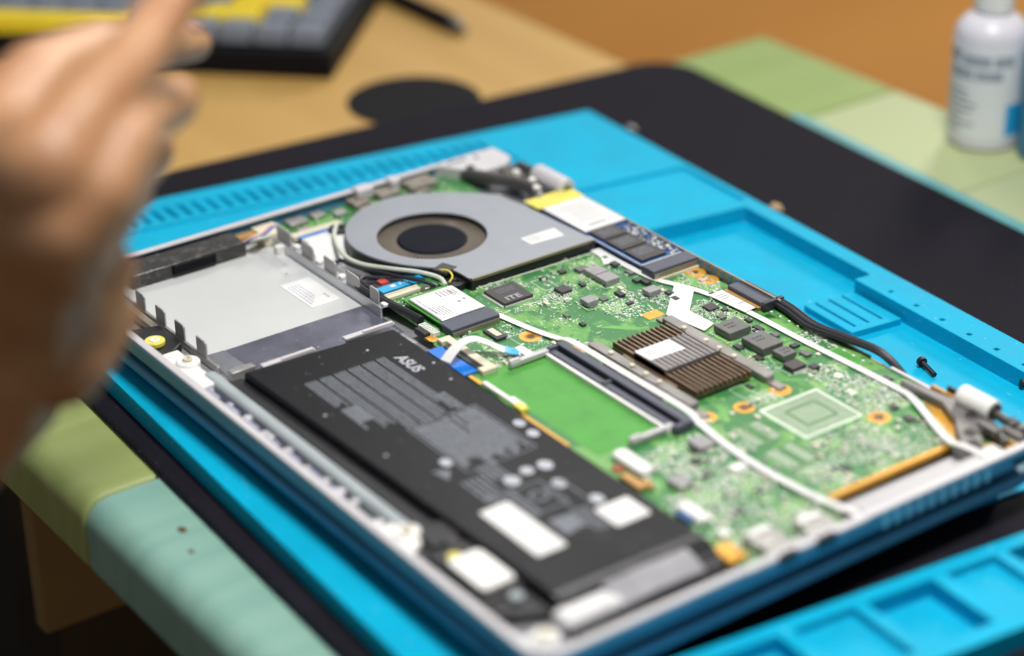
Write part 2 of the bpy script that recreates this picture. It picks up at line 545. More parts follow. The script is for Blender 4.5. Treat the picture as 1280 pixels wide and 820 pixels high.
hh = [[hgt((ss[i] + ss[i + 1]) / 2, (ts[j] + ts[j + 1]) / 2) for j in range(len(ts) - 1)] for i in range(len(ss) - 1)]
# greedy merge along t for large faces
b = B()
bot = ZP + 0.15


def mp(s_, t_, z):
    q = fm(s_ / MX, t_ / MY); return (q.x, q.y, z)


ni, nj = len(ss) - 1, len(ts) - 1
for i in range(ni):
    for j in range(nj):
        z = hh[i][j]
        if z is None: continue
        a, c, d, e = ss[i], ss[i + 1], ts[j], ts[j + 1]
        b.add([mp(a, d, z), mp(c, d, z), mp(c, e, z), mp(a, e, z)], [(0, 1, 2, 3)])
        for (ii, jj, pa, pb) in ((i + 1, j, (c, d), (c, e)), (i, j + 1, (c, e), (a, e)), (i - 1, j, (a, e), (a, d)), (i, j - 1, (a, d), (c, d))):
            zn = hh[ii][jj] if 0 <= ii < ni and 0 <= jj < nj else bot
            if zn is None: zn = bot
            if zn < z - 1e-6:
                b.add([mp(*pa, z), mp(*pa, zn), mp(*pb, zn), mp(*pb, z)], [(0, 1, 2, 3)])
m_ = obj('repair_mat', b, 'cyan', None, weld=True, bevel=0.9, seg=2)
tag(m_, 'bright blue silicone repair mat with moulded trays under the open laptop', 'repair mat')
b = B(); b.box(-30, 300, 10, 200, bot, bot + 0.6)
obj('backing_sheet', b, 'cyan', m_)
b = B(); b.disc(366, 179, 16, -26.45, -25.6, 32); obj('magnetic_disc', b, 'kcase', m_, bevel=.4)

# ================================================================== LAPTOP
L = empty('laptop', (0, 0, 0), 'opened laptop lying upside down on its closed lid with the circuit board exposed', 'laptop')
W, H = 324.0, 215.0
# lid
b = B(); b.prism(rrect(1.5, W - 1, 1.5, H - 1, 9), -16.6, -12.0)
obj('lid', b, 'teal', L, bevel=1.3, seg=3)
b = B()
for x0, y0 in ((20, 14), (250, 14), (20, 190), (250, 190)): b.box(x0, x0 + 24, y0, y0 + 6, -20.5, -16.7)
obj('rubber_foot', b, 'black', L)
b = B(); b.box(12, 314, 12, 205, -12.05, -9.55)
obj('screen_gasket', b, 'black', L)
# base shell: outer wall + floor
b = B()
ro, ri = rrect(0, W, 0, H, 9), rrect(1.6, W - 1.6, 1.6, H - 1.6, 7.6)
seg_ = list(range(10, len(ro))) + [0, 1, 2, 3]
b.prism([ro[i] for i in seg_] + [ri[i] for i in reversed(seg_)], -6.4, -1.12)
o0, o1 = rrect(0.3, W - .3, 0.3, H - .3, 8.8), rrect(6, W - 3.4, 6.5, H - 4, 6)
n = len(o0)
b.add([(x, y, -6.41) for x, y in o0] + [(x, y, -9.6) for x, y in o1], [(i, n + i, n + (i + 1) % n, (i + 1) % n) for i in range(n)] + [tuple(range(n, 2 * n))[::-1]])
b.prism(rrect(2, W - 2, 2, H - 2, 7), -9.2 + .0, -9.0) if False else None
obj('base_shell', b, 'teal', L, bevel=0.6)
b = B(); b.prism(rrect(6.4, W - 3.8, 6.9, H - 4.4, 6), -9.4, -8.6); b.ring(rrect(1.7, W - 1.7, 1.7, H - 1.7, 7.5), rrect(6.4, W - 3.8, 6.9, H - 4.4, 6), -6.3, -5.9)
obj('chassis_floor', b, 'alu', L)
# bright rim, interrupted along the ports
b = B()
ro, ri = rrect(0.25, W - 0.25, 0.25, H - 0.25, 8.8), rrect(3.2, W - 3.2, 3.4, H - 2.6, 6.5)
seg_ = list(range(10, len(ro))) + [0, 1, 2, 3]        # open at the rear edge
b.prism([ro[i] for i in seg_] + [ri[i] for i in reversed(seg_)], -1.05, 0)
obj('rim', b, 'rim', L, bevel=0.35)
# port mouths on the end wall
for q_ in ((322.2, 324.4, 93, 100.5, -3.6, 0.05), (322.2, 324.4, 109, 117, -3.6, 0.05), (323.2, 324.12, 198, 206, -5.4, -3.0)):
    b = B(); b.box(*q_); obj('port_opening', b, 'black', L, bevel=0.4)
b = B()
for y0, y1 in ((80, 92), (101.5, 108), (118, 131)): b.box(321.5, 324.3, y0, y1, -1.6, 0.12)
obj('rim_lug', b, 'rim', L, bevel=0.4)
b = B()
for i in range(10): b.box(323.7, 324.12, 138 + i * 5.2, 140.4 + i * 5.2, -7.0, -2.2)
obj('vent_slots', b, 'alu', L)
# front inner channel: shelf, gasket, white bosses
b = B()
b.box(80.4, 112, 3.4, 12.5, -8.6, -3.2); b.box(80.4, 236, 3.4, 5.6, -8.6, -3.4)
obj('front_ledge', b, 'whitep', L, bevel=0.5)
b = B(); b.box(103, 234, 10.2, 15.4, -8.6, -2.6)
obj('foam_gasket', b, 'greyrub', L, bevel=1.6, seg=3)
for i in range(13):
    x = 96 + i * 10.6 + R.uniform(-4, 4)
    b = B(); b.disc(x, 8.0 + R.uniform(-.5, .5), R.uniform(1.1, 2.3), -8.5, -3.6 + R.uniform(-0.8, 0.4), 14)
    obj('heat_stake', b, 'stake', L, bevel=0.4)
b = B()
for i in range(8): b.box(98 + i * 14, 107 + i * 14, 6.8, 7.9, -8.5, -4.0)
obj('purple_strip', b, 'lilac', L)
for (x, y) in ((237.7, 10.9), (310.9, 11.7), (92, 10.5)):
    q = B(); q.disc(x, y, 4.6, -8.6, -2.2, 20); sb = obj('screw_boss', q, 'whitep', L, bevel=0.7)
    q = B(); q.disc(x, y, 1.9, -2.2, -1.0, 16, hole=0.9); obj('brass_insert', q, 'cream', sb, bevel=0.2)
b = B(); b.prism([(228, 3.3), (240, 3.3), (250, 4), (243, 14), (236, 16), (230, 14)], -8.6, -3.2)
obj('corner_bracket', b, 'whitep', L, bevel=0.8)

# --- drive bay
bay = B(); bay.box(4, 112, 20.5, 92.5, -8.6, -8.0)
bay = obj('drive_bay', bay, 'silver', L, bevel=0.2)
b = B(); b.box(4, 84, 21.5, 91, -7.95, -7.7); obj('protective_film', b, 'film', bay)
b = B(); b.box(84.5, 111.6, 30, 91.5, -7.95, -7.75); obj('reflective_film', b, 'bluefilm', bay)
b = B(); b.prism([(84, 20.8), (108.5, 20.8), (105, 30.5), (84.5, 29.5)], -7.9, -7.2); obj('scuffed_corner', b, 'silver', bay, bevel=0.2)
b = B(); b.box(49.5, 74, 74.6, 87.8, -7.68, -7.55); lb = obj('paper_label', b, 'white', bay)
b = B()
for i in range(4): words(b, 53, 72 - i * 2, 76.0 + i * 1.5, 0.45, -7.54, wl=(.8, 2.5), gap=.4)
words(b, 66, 70, 84.5, 0.8, -7.54)
obj('label_print', b, 'ink', lb)
b = B(); b.box(15, 44, 81, 88.4, -7.68, -7.6); lb = obj('faint_label', b, 'film', bay)
b = B()
for i in range(4): words(b, 17, 36, 82.2 + i * 1.4, 0.4, -7.59)
b.box(41.0, 42.6, 81.8, 82.8, -7.59, -7.55)
obj('label_print', b, 'inkgrey', lb)


def tabplate(x0, x1, y, z1, r=1.4, z0=-8.4, th=0.7):
    q = B()
    prof = [(x0, z0), (x1, z0), (x1, z1 - r)] + [(x1 - r + r * math.cos(a), z1 - r + r * math.sin(a)) for a in (0.5, 1.0, 1.57)] + [(x0 + .3, z1), (x0, z1 - .3)]
    n = len(prof)
    q.add([(x, y, z) for x, z in prof] + [(x, y + th, z) for x, z in prof],
          [tuple(range(n)), tuple(range(n, 2 * n))[::-1]] + [(i, n + i, n + (i + 1) % n, (i + 1) % n) for i in range(n)])
    return q


for x0 in (33.0, 49.5, 65.0, 81.8):
    obj('spring_tab', tabplate(x0, x0 + 7.4, 19.6, 1.0), 'tabsteel', bay, bevel=0.12)
b = B(); b.box(30, 98, 19.2, 20.6, -8.4, -5.6); obj('bay_rail', b, 'steel', bay, bevel=0.3)
b = B(); b.box(8, 97, 91.6, 92.6, -8.4, -3.6); b.box(8, 97, 92.6, 95.6, -4.4, -3.8); obj('bay_rail', b, 'alu', bay, bevel=0.25)
for x0, ww in ((17, 11), (36.5, 9), (54, 9), (70.5, 9.5), (88, 6)):
    obj('spring_tab', tabplate(x0, x0 + ww, 92.7, 2.2), 'tabsteel', bay, bevel=0.12)
    q = B(); q.box(x0 + ww + 1, x0 + ww + 4, 92.8, 95.4, -3.7, -2.4); obj('white_clip', q, 'whitep', bay, bevel=0.3)
for y0, y1 in ((29.5, 52), (65, 87)):
    b = B(); b.box(111.8, 114.4, y0, y1, -2.6, -1.5); b.box(113.2, 114.4, y0 + 8, y1 - .6, -1.5, -.9); b.box(112.2, 113, y0 + 1, y1 - 1, -8.4, -2.6)
    obj('white_flange', b, 'rim', bay, bevel=0.25)
b = B(); b.box(104.5, 108, 20, 30, -8.4, -4.0); obj('bay_rail', b, 'steel', bay, bevel=0.3)

# --- left end speaker, corner bracket, wires
sp = B(); sp.box(3.5, 17, 26, 78.5, -8.5, -1.6)
sp = obj('speaker', sp, 'spk', L, bevel=1.0)
b = B(); b.prism(rrect(16.2, 18.4, 44, 64, 1.0, 4), -6, -2.2); obj('speaker_grille', b, 'kcase', sp, bevel=0.3)
b = B(); b.box(12, 70, 14.4, 17.4, -7.6, -4.6); obj('antenna_cover', b, 'fanedge', L, bevel=0.3)
b = B(); b.prism([(52, 3.6), (78, 3.6), (80, 10), (74, 17.5), (56, 17.5)], -8.4, -4.4)
cb = obj('corner_bracket', b, 'black', L, bevel=0.6)
b = B(); b.disc(69.6, 8.6, 3.9, -4.4, -2.4, 24); y_ = obj('rubber_grommet', b, 'yellow', cb, bevel=0.4)
b = B(); b.disc(69.6, 8.6, 2.0, -4.3, -2.05, 18, hole=0.6); obj('grommet_screw', b, 'whitep', cb, bevel=0.2)
for k, (m1, dx) in enumerate((('cablew', 0), ('red', 1.3), ('blue', 2.4), ('black', 3.4), ('cablew', 4.4))):
    pth = smooth_path([(14 + dx * .3, 78 + dx * .4, -3), (15 + dx, 82, -1.6 + .3 * k), (12 + dx, 88, -2.2), (7 + dx, 95, -2.6), (6 + dx, 99, -3.5)])
    b = B(); b.tube(pth, 0.6, 8); obj('wire', b, m1, L)
b = B(); b.box(4.5, 9.5, 78, 89, -5, -3.4); obj('adhesive_flag', b, 'goldm', L)
b = B(); b.box(3.6, 15, 88, 98.5, -7.5, -2.6); obj('cream_plug', b, 'cream', L, bevel=0.4)

# --- side daughter board with ports
sb_ = B(); sb_.prism([(3.6, 97), (17.5, 97), (22, 115), (22, 140), (16, 165), (30, 188), (3.6, 188)], -6.2, -5.0)
sbd = obj('daughter_board', sb_, 'pcb', L)
b = B()
for (x0, x1, y0, y1, z) in ((4, 11, 103, 112, -3.2), (4, 10, 115, 121, -3.4), (8, 13, 124, 130, -3.6), (13, 16, 104, 110, -4.2)):
    b.box(x0, x1, y0, y1, -5, z)
obj('port_shield', b, 'steel', sbd, bevel=0.3)
b = B(); b.box(3.4, 12, 134, 142, -6, -2.2); b.box(12, 15, 135, 141, -5.5, -3.6); b.box(3.4, 12, 147, 157, -6, -1.8); b.box(3.4, 13, 162, 176, -6, -1.6); b.box(13, 16, 163, 170, -5, -3)
obj('port_shield', b, 'portsteel', sbd, bevel=0.4)
for (x0, x1, y0, y1) in ((1, 7, 139, 147), (1, 7, 156, 160.5)):
    q = B(); q.box(x0, x1, y0, y1, -4, 1.2); obj('white_lug', q, 'rim', sbd, bevel=0.8)
b = B()
for i in range(90):
    x, y = R.uniform(5, 18), R.uniform(98, 180); a = R.uniform(.3, .7)
    b.m = R.choice((0, 0, 1, 2)); b.box(x, x + a * 1.6, y, y + a, -5, -4.6 + R.uniform(0, .4))
stuff(obj('small_components', b, ['solder', 'tan', 'dark'], sbd))
b = B(); b.box(17.2, 21.4, 98.2, 122, -6, -3.6); obj('ribbon_socket', b, 'cream', sbd, bevel=0.3)
b = B(); b.box(21.4, 23.4, 100, 121, -4.4, -3.9); fl = obj('flat_cable', b, 'blue', L)
b = B(); b.strip(smooth_path([(23, 110.5, -4.5), (30, 110, -3.8), (36, 109, -4.6), (44, 107, -7.5)]), 20, .25); obj('flat_cable', b, 'white', L)
b = B(); b.box(22, 25, 88, 96, -8.5, -4); b.box(26, 34, 96.5, 103, -8.5, -6); obj('bay_spacer', b, 'whitep', L, bevel=0.3)

# --- white corner plate and dark bracket at the far hinge
b = B(); b.prism([(0.6, 181), (0.6, 213.5), (14, 214), (20, 207), (20, 196), (12, 188)], -6, 0.2)
cp = obj('corner_plate', b, 'rim', L, bevel=0.6)
b = B(); b.disc(13.5, 192.5, 2.0, 0.1, 0.5, 16); b.disc(6, 201, 1.0, 0.1, 0.5, 12); b.box(4, 5, 186, 196, 0.1, .4)
obj('screw_hole', b, 'black', cp)
hg = B()
hg.tube([(36, 212.3, -0.5), (57, 212.3, -0.5)], 4.6, 20)
hg = obj('hinge', hg, 'rim', L, bevel=0.5)
b = B(); b.tube([(57.05, 212.3, -0.5), (57.5, 212.3, -0.5)], 1.9, 16); b.tube([(24, 211, -0.5), (36, 212.3, -0.5)], 2.4, 14); obj('hinge_pin', b, 'darksteel', hg)
b = B()
b.tube(smooth_path([(12, 190, -3), (22, 194, -2), (34, 200.5, -1.6), (46, 203, -2), (56, 198, -3)]), [2.2, 3.0, 3.6, 3.4, 2.4] if False else 3.0, 12)
b.box(20, 34, 203, 211, -6, -0.6)
obj('hinge_bracket', b, 'darksteel', hg)
for x, y in ((31, 204.5), (42, 205), (50, 201.5)):
    q = B(); q.disc(x, y, 1.7, -1, 1.6, 12); obj('hinge_screw', q, 'whitep', hg, bevel=0.3)

# --- battery
bt = B(); bt.prism([(114.6, 21), (290, 24.5), (303.5, 24.5), (303.5, 83.6), (118.6, 83.6)], -8.5, -1.0)
bt = obj('battery', bt, 'batt', L, bevel=1.1, seg=3)
b = B(); b.prism([(112, 22), (112, 15.5), (232, 16.5), (240, 8.5), (248, 5.5), (286, 5.5), (293, 10), (300, 24), (118, 22)], -8.5, -4.2)
b.box(238, 250, 12, 24, -8.5, -2.6); b.box(252, 285, 8, 24, -8.5, -2.9)
obj('battery_frame', b, 'black', bt, bevel=0.8)
b = B()
b.prism([(304.0, 24), (311.5, 22), (312.2, 82), (304.0, 83)], -8.5, -4.2)
obj('battery_tail', b, 'black', bt, bevel=0.8)
# the wrap slopes down at the near end, with a grey foil flap and a white lump standing in for the tape's highlight
b = B()
nx, ny = 10, 40
vs = []
for i in range(nx + 1):
    for j in range(ny + 1):
        t_ = i / nx
        x = 296.5 + 11.5 * t_; y = 25.2 + 58 * j / ny
        z = -0.9 - 3.6 * (1 - math.cos(t_ * math.pi / 2)) ** 1.3 + R.uniform(-.08, .08) * (0 < i < nx)
        vs.append((x, y, z))
grid = [(i * (ny + 1) + j, (i + 1) * (ny + 1) + j, (i + 1) * (ny + 1) + j + 1, i * (ny + 1) + j + 1) for i in range(nx) for j in range(ny)]
b.add(vs, grid)
wr = obj('end_wrap', b, 'wrapgloss', bt)
b = B()
nx, ny = 10, 30
vs = []
for i in range(nx + 1):
    for j in range(ny + 1):
        t_ = i / nx
        x = 301.5 + 10.3 * t_; y = 40 + 33.5 * j / ny
        z = -0.95 - 3.0 * t_ ** 1.6 + .5 * math.exp(-((j / ny - .5) * 2.6) ** 2) + R.uniform(-.12, .12)
        vs.append((x, y, z))
b.add(vs, [(i * (ny + 1) + j, (i + 1) * (ny + 1) + j, (i + 1) * (ny + 1) + j + 1, i * (ny + 1) + j + 1) for i in range(nx) for j in range(ny)])
ft = obj('foil_tape', b, 'tape', bt)
sd = ft.modifiers.new('thick', 'SOLIDIFY'); sd.thickness = 0.0003; sd.offset = 1
b = B(); b.prism(rrect(301, 311, 20, 43, 3.5, 5), -7, -1.6); obj('highlight_lump', b, 'tape_glint', bt, bevel=2.6, seg=5)  # added lump, the tape's highlight built as a white shape
# printed text on the battery (unreadable rows) and the maker's wordmark
b = B()
zp = -0.985
y = 34.2
for (n_, xe) in ((4, 158), (4, 179), (4, 185), (4, 186), (4, 184), (3, 176)):
    for k in range(n_):
        words(b, 136 + R.uniform(-.2, .2), xe + R.uniform(-2.5, 1.5), y, 0.72, zp, wl=(4, 14), gap=.25)
        y += 1.3
    y += 0.9
for k in range(5): words(b, 160, 172 + (5 if k == 0 else 0), 34.4 + k * 1.25, 1.0, zp, wl=(3, 6), gap=.2)
for k in range(3): words(b, 171, 182 + 2 * k, 66.5 + k * 1.6, 1.1, zp, wl=(2, 5), gap=.4)
words(b, 186, 196, 63.5, 1.2, zp); words(b, 188, 200, 60.6, 1.2, zp)
obj('printed_text', b, 'print', bt)
b = B()
yy = 47
while yy < 73:
    words(b, 186 + R.uniform(0, 2), 220 + R.uniform(-6, 2), yy, 1.2, zp, wl=(2, 9), gap=.3); yy += 1.55
for k in range(4): words(b, 221, 232, 49 + k * 2.0, 1.2, zp)
for x0, x1, y0, y1 in ((185, 222, 45.5, 46.0), (185, 222, 74, 74.5), (185, 185.5, 46, 74), (222, 222.5, 46, 74)): b.box(x0, x1, y0, y1, zp, zp + .04)
obj('printed_text', b, 'print', bt)
b = B()
for (x, y, rx, ry) in ((233.5, 69.3, 3.1, 2.6), (232.8, 62.2, 2.6, 2.4), (235, 54.5, 3.2, 2.8), (245.8, 66, 3.0, 2.4), (261, 70, 3.0, 2.2), (214, 78.6, 2.6, 2.0), (205.5, 79.0, 2.6, 2.0), (212, 43.6, 2.6, 2.0)):
    b.disc(x, y, rx, zp, zp + .04, 20, ry=ry)
obj('printed_mark', b, 'printl', bt)
b = B()
b.prism([(214, 36.5), (222, 38), (217, 42)], zp, zp + .04)
for (x0, x1, y0, y1) in ((240, 257, 50, 62), (245, 263, 60, 68)):
    b.ring([(x0, y0), (x1, y0), (x1, y1), (x0, y1)], [(x0 + .6, y0 + .6), (x1 - .6, y0 + .6), (x1 - .6, y1 - .6), (x0 + .6, y1 - .6)], zp, zp + .04)
b.disc(248, 56, 3.4, zp, zp + .04, 20, hole=2.4)
for k in range(5): words(b, 238, 258, 49 - k * 2.0, 1.0, zp, wl=(2, 6))
for k in range(4): words(b, 226, 242, 40 + k * 2.2, 1.1, zp, wl=(2, 6))
b.box(262, 274, 54, 54.7, zp, zp + .04, 0.7); b.box(262, 274, 54, 54.7, zp, zp + .04, -0.7)
b.prism([(262, 49), (272, 49), (271, 58), (263, 58)], zp, zp + .035)
for k in range(5): words(b, 262, 277, 58.5 + k * 1.2, .7, zp)
obj('printed_mark', b, 'print', bt)
text_mesh('wordmark', 'ASUS', 6.4, (138.6, 70.8, zp), 0.0, 'printl', bt, 0.95)
for (x0, x1, y0, y1) in ((244.8, 277.2, 34.0, 45.6), (265.8, 278.6, 64.8, 78.6)):
    q = B(); q.prism(rrect(x0, x1, y0, y1, 0.9, 3), -0.98, -0.82); obj('white_sticker', q, 'white', bt)
b = B(); b.prism(rrect(260.5, 281, 10.2, 23, 2.0, 4), -2.85, -1.6); ws = obj('white_sticker', b, 'whitep', bt, bevel=0.5)
b = B(); b.disc(259.5, 14.2, 2.4, -3.0, -1.8, 16); obj('yellow_dot', b, 'yellow', bt, bevel=0.4)
b = B(); b.disc(288, 17.6, 2.5, -4.2, -2.4, 18); obj('rubber_dot', b, 'greyrub', bt, bevel=0.6)
b = B(); b.disc(252, 19.0, 2.2, -2.6, -2.4, 18); obj('rubber_dot', b, 'chip', bt)
for (x, y) in ((128, 66), (160, 28), (165, 78), (196, 30), (151, 80)):
    q = B(); q.disc(x, y, 0.6, -1.0, -0.75, 10); obj('dimple', q, 'printl', bt)

# --- main board
Z0 = -5.0
poly = [(80, 97), (128, 97), (132, 92.5), (160, 88.5), (238, 85.5), (318, 85.5), (318, 131), (303.2, 132), (303.2, 190.5), (319, 191.5),
        (319, 211.5), (290, 213.2), (240, 213.3), (190, 213.5), (160, 220 - 7.5), (130, 212.8), (105.6, 212.8), (105.6, 191.2), (103.4, 129.2), (80, 123)]
mb = B(); mb.prism(poly, Z0 - 1.2, Z0)
mb = obj('circuit_board', mb, 'pcb', L)
# solid green fields (plain copper pours)
b = B(); b.prism([(162, 91), (235, 91), (235, 119), (162, 119)], Z0, Z0 + 0.05); obj('bare_field', b, 'pcbplain', mb)

zones_keep = [(108, 126, 129, 147), (163, 240, 90, 131), (171, 233, 132, 177), (243, 270, 154, 183), (133, 166, 86, 100), (82, 93, 98, 120)]


def free(x, y, m=0.3):
    for a, c, d, e in zones_keep:
        if a - m < x < c + m and d - m < y < e + m: return False
    return True


dense = [(103, 130, 128, 150, 330), (106, 152, 134, 166, 120), (126, 134, 150, 156, 330), (140, 162, 160, 178, 210), (143, 176, 178, 192, 230),
         (166, 190, 187, 199, 170), (142, 164, 198, 210, 90), (210, 226, 203, 210.5, 150), (246, 272, 183, 205, 620), (226, 250, 158, 171, 260),
         (232, 250, 186, 200, 180), (270, 301, 152, 182, 620), (283, 302, 136, 153, 220), (244, 284, 100, 127, 520), (270, 317, 88, 128, 720),
         (234, 262, 131, 137, 70), (140, 162, 100, 112, 90), (152, 166, 112, 128, 90), (104, 140, 168, 190, 150), (92, 104, 98, 124, 120), (284, 301, 182, 198, 120), (265, 300, 205, 211, 60),
         (190, 232, 176, 182, 60), (128, 146, 118, 128, 50), (236, 246, 90, 128, 90)]
pads = B(); comps = B(); taken = set()
for x0, x1, y0, y1, n_ in dense:
    area = (x1 - x0) * (y1 - y0)
    cen = [(R.uniform(x0, x1), R.uniform(y0, y1), R.uniform(1.0, 3.2)) for _ in range(max(3, int(area / 38)))]
    for _ in range(int(n_ * (2.0 if x0 > 225 else 1.9))):
        if R.random() < .3:
            x, y = R.uniform(x0, x1), R.uniform(y0, y1)
        else:
            cx_, cy_, sg_ = R.choice(cen)
            x, y = R.gauss(cx_, sg_ * 1.5), R.gauss(cy_, sg_ * 1.5)
        if not (x0 - 1 < x < x1 and y0 - 1 < y < y1): continue
        key = (round(x / .9), round(y / .75))          # parts sit on a placement grid
        if key in taken: continue
        taken.add(key)
        x, y = key[0] * .9 + R.uniform(-.12, .12), key[1] * .75 + R.uniform(-.1, .1)
        if not free(x, y): continue
        a = R.choice((0.25, 0.3, 0.36, 0.42, 0.5))
        k = R.random()
        if k < 0.68:
            pads.box(x, x + a * R.uniform(1, 1.8), y, y + a, Z0, Z0 + 0.06)
        else:
            l, w_ = R.choice(((.9, .5), (.8, .45), (1.3, .7), (.6, .3)))
            if R.random() < .5: l, w_ = w_, l
            hz = R.uniform(.3, .55)
            comps.m = R.choice((0, 0, 1, 1, 2))
            comps.box(x, x + l, y, y + w_, Z0, Z0 + hz)
            e_ = .22
            comps.m = 0
            if l > w_:
                comps.box(x - .02, x + e_, y - .02, y + w_ + .02, Z0, Z0 + hz + .02); comps.box(x + l - e_, x + l + .02, y - .02, y + w_ + .02, Z0, Z0 + hz + .02)
            else:
                comps.box(x - .02, x + l + .02, y - .02, y + e_, Z0, Z0 + hz + .02); comps.box(x - .02, x + l + .02, y + w_ - e_, y + w_ + .02, Z0, Z0 + hz + .02)
for _ in range(170):      # larger passives
    x, y = R.uniform(108, 300), R.uniform(96, 208)
    if x < 235 and R.random() < .45: continue
    if not free(x, y, 2): continue
    l, w_ = R.choice(((2.2, 1.3), (1.3, 2.2), (1.6, 1.6), (2.8, 1.6)))
    hz = R.uniform(.6, 1.1)
    comps.m = R.choice((2, 2, 1, 3)); comps.box(x + .2, x + l - .2, y, y + w_, Z0, Z0 + hz)
    comps.m = 0
    comps.box(x, x + .35, y - .02, y + w_ + .02, Z0, Z0 + hz + .02); comps.box(x + l - .35, x + l, y - .02, y + w_ + .02, Z0, Z0 + hz + .02)
for _ in range(900):      # vias over the whole board
    x, y = R.uniform(105, 300), R.uniform(100, 210)
    if free(x, y): pads.box(x, x + .22, y, y + .22, Z0, Z0 + .05)
stuff(obj('solder_pads', pads, 'solder', mb, smooth=False))
stuff(obj('small_components', comps, ['solder', 'tan', 'dark', 'cream'], mb, smooth=False))
# traces
b = B()
for (x0, y0, x1, y1, n_, pit) in ((150, 142, 172, 132, 12, .5), (155, 150, 176, 160, 10, .55), (132, 132, 150, 134, 8, .5), (190, 205, 214, 209, 9, .5), (232, 145, 244, 140, 9, .5), (226, 176, 243, 180, 8, .6), (186, 206, 205, 210, 6, .5), (140, 205, 160, 199, 6, .5)):
    for i in range(n_):
        yy0 = y0 + i * pit; yy1 = y1 + i * pit
        d = abs(yy1 - yy0)
        xm = (x0 + x1) / 2 + (i - n_ / 2) * .2
        sg = 1 if yy1 > yy0 else -1
        b.strip([(x0, yy0, Z0), (xm - d / 2, yy0, Z0), (xm + d / 2, yy1, Z0), (x1, yy1, Z0)], .24, .035)
stuff(obj('copper_traces', b, 'trace', mb, smooth=False))
# silkscreen frames
b = B()


def frame(x0, x1, y0, y1, t_=0.22, z=Z0):
    b.ring([(x0, y0), (x1, y0), (x1, y1), (x0, y1)], [(x0 + t_, y0 + t_), (x1 - t_, y0 + t_), (x1 - t_, y1 - t_), (x0 + t_, y1 - t_)], z, z + .04)


for f_ in ((118.5, 135, 172, 181), (138.8, 146, 155.4, 162.2), (123, 131, 153, 161.5), (146.5, 153.5, 179.5, 187.5), (144, 158, 164, 171), (112, 122, 152.5, 159),
           (234, 244, 188, 199), (237, 248, 184, 190), (250, 262, 186, 194), (224.5, 232.5, 181.8, 191.2), (188, 199.5, 180.3, 193.5), (202, 216, 181.5, 194.5), (170, 177, 190, 197.5), (208, 226, 204, 210),
           (232, 240, 202, 208), (145, 160, 118, 130), (280, 292, 190, 196), (264, 273, 196, 203), (284, 296, 140, 150), (226, 244, 157, 163)):
    frame(*f_)
for _ in range(110):
    x, y = R.uniform(105, 300), R.uniform(98, 208)
    if not free(x, y, 1): continue
    if R.random() < .6: b.box(x, x + R.uniform(1, 3.4), y, y + .3, Z0, Z0 + .04)
    else: b.box(x, x + .3, y, y + R.uniform(1, 3.4), Z0, Z0 + .04)
for (x, y) in ((252, 189), (240, 194)): b.box(x, x + 4, y, y + 3, Z0, Z0 + .03)
stuff(obj('silkscreen_marks', b, 'silk', mb, smooth=False))
for q_ in ((114, 121, 153.4, 158), (145, 157.3, 164.8, 170.4)):
    b = B(); b.box(*q_, Z0, Z0 + .04); obj('bare_field', b, 'pcb', mb)
b = B(); b.prism([(226, 202.6), (241, 202.2), (240, 210), (226, 210)], Z0, Z0 + .045); obj('bare_field', b, 'pcbplain', mb)

# gold mounting rings and pads
for (x, y, r_, h_) in ((149.5, 124.9, 4.3, 1.7), (239.3, 152.8, 4.0, 1.7), (273.2, 185.5, 4.3, 1.7), (145, 209.6, 4.2, 1.4), (153.3, 209.4, 4.2, 1.2), (229.4 + 8, 171.5, 4.2, 1.0), (236.5, 137.5, 4.0, 1.0), (168.5, 134.5, 3.6, 1)):
    q = B(); q.disc(x, y, r_, Z0, Z0 + .08, 32, hole=h_); rg = obj('mounting_ring', q, 'gold', mb)
b = B()
for (x, y) in ((149.5, 124.9), (239.3, 152.8), (273.2, 185.5), (145, 209.6), (153.3, 209.4)): b.disc(x, y, 1.75, Z0 + .005, Z0 + .03, 16)
for (x, y) in ((149.5, 124.9), (239.3, 152.8), (273.2, 185.5)): b.disc(x, y, 2.3, Z0 + .08, Z0 + .1, 20, hole=2.0)
obj('ring_hole', b, 'rust', mb)
for q_ in ((160.7, 166.2, 169.0, 176.6), (129, 131, 93, 96), (123, 130, 92.6, 96.5)):
    b = B(); b.box(*q_, Z0, Z0 + 0.08 + .01 * (q_[0] > 128.5)); obj('gold_pad', b, 'gold', mb)
for q_ in ((301.2, 303.4, 134.5, 190, Z0 - 1.3, Z0 + 1.0), (161, 168.5, 88.0, 89.7, Z0 - .1, Z0 + .25), (196, 223, 86.4, 88.0, Z0 - .1, Z0 + .3)):
    b = B(); b.box(*q_); obj('gold_edge_strip', b, 'gold', mb, bevel=0.2)
b = B(); b.box(169, 190, 88.4, 90.6, Z0 - .1, Z0 + 1.2); b.box(184, 192, 90.3, 92, Z0, Z0 + 1.0)
obj('white_edge_clip', b, 'whitep', mb, bevel=0.4)
b = B(); b.box(190.5, 196, 86.8, 90.2, Z0 - .2, Z0 + 2.2); obj('yellow_tab', b, 'yellow', mb, bevel=0.4)
b = B()
b.prism([(282, 210.9), (301, 204), (306, 199), (303.4, 193), (296, 193.5), (288, 199.5), (270, 208), (270, 211)], Z0, Z0 + .1)
b.prism([(306, 192.5), (318.6, 192.5), (318.6, 210), (311, 210)], Z0, Z0 + .1)
obj('copper_ground', b, 'gold', mb)

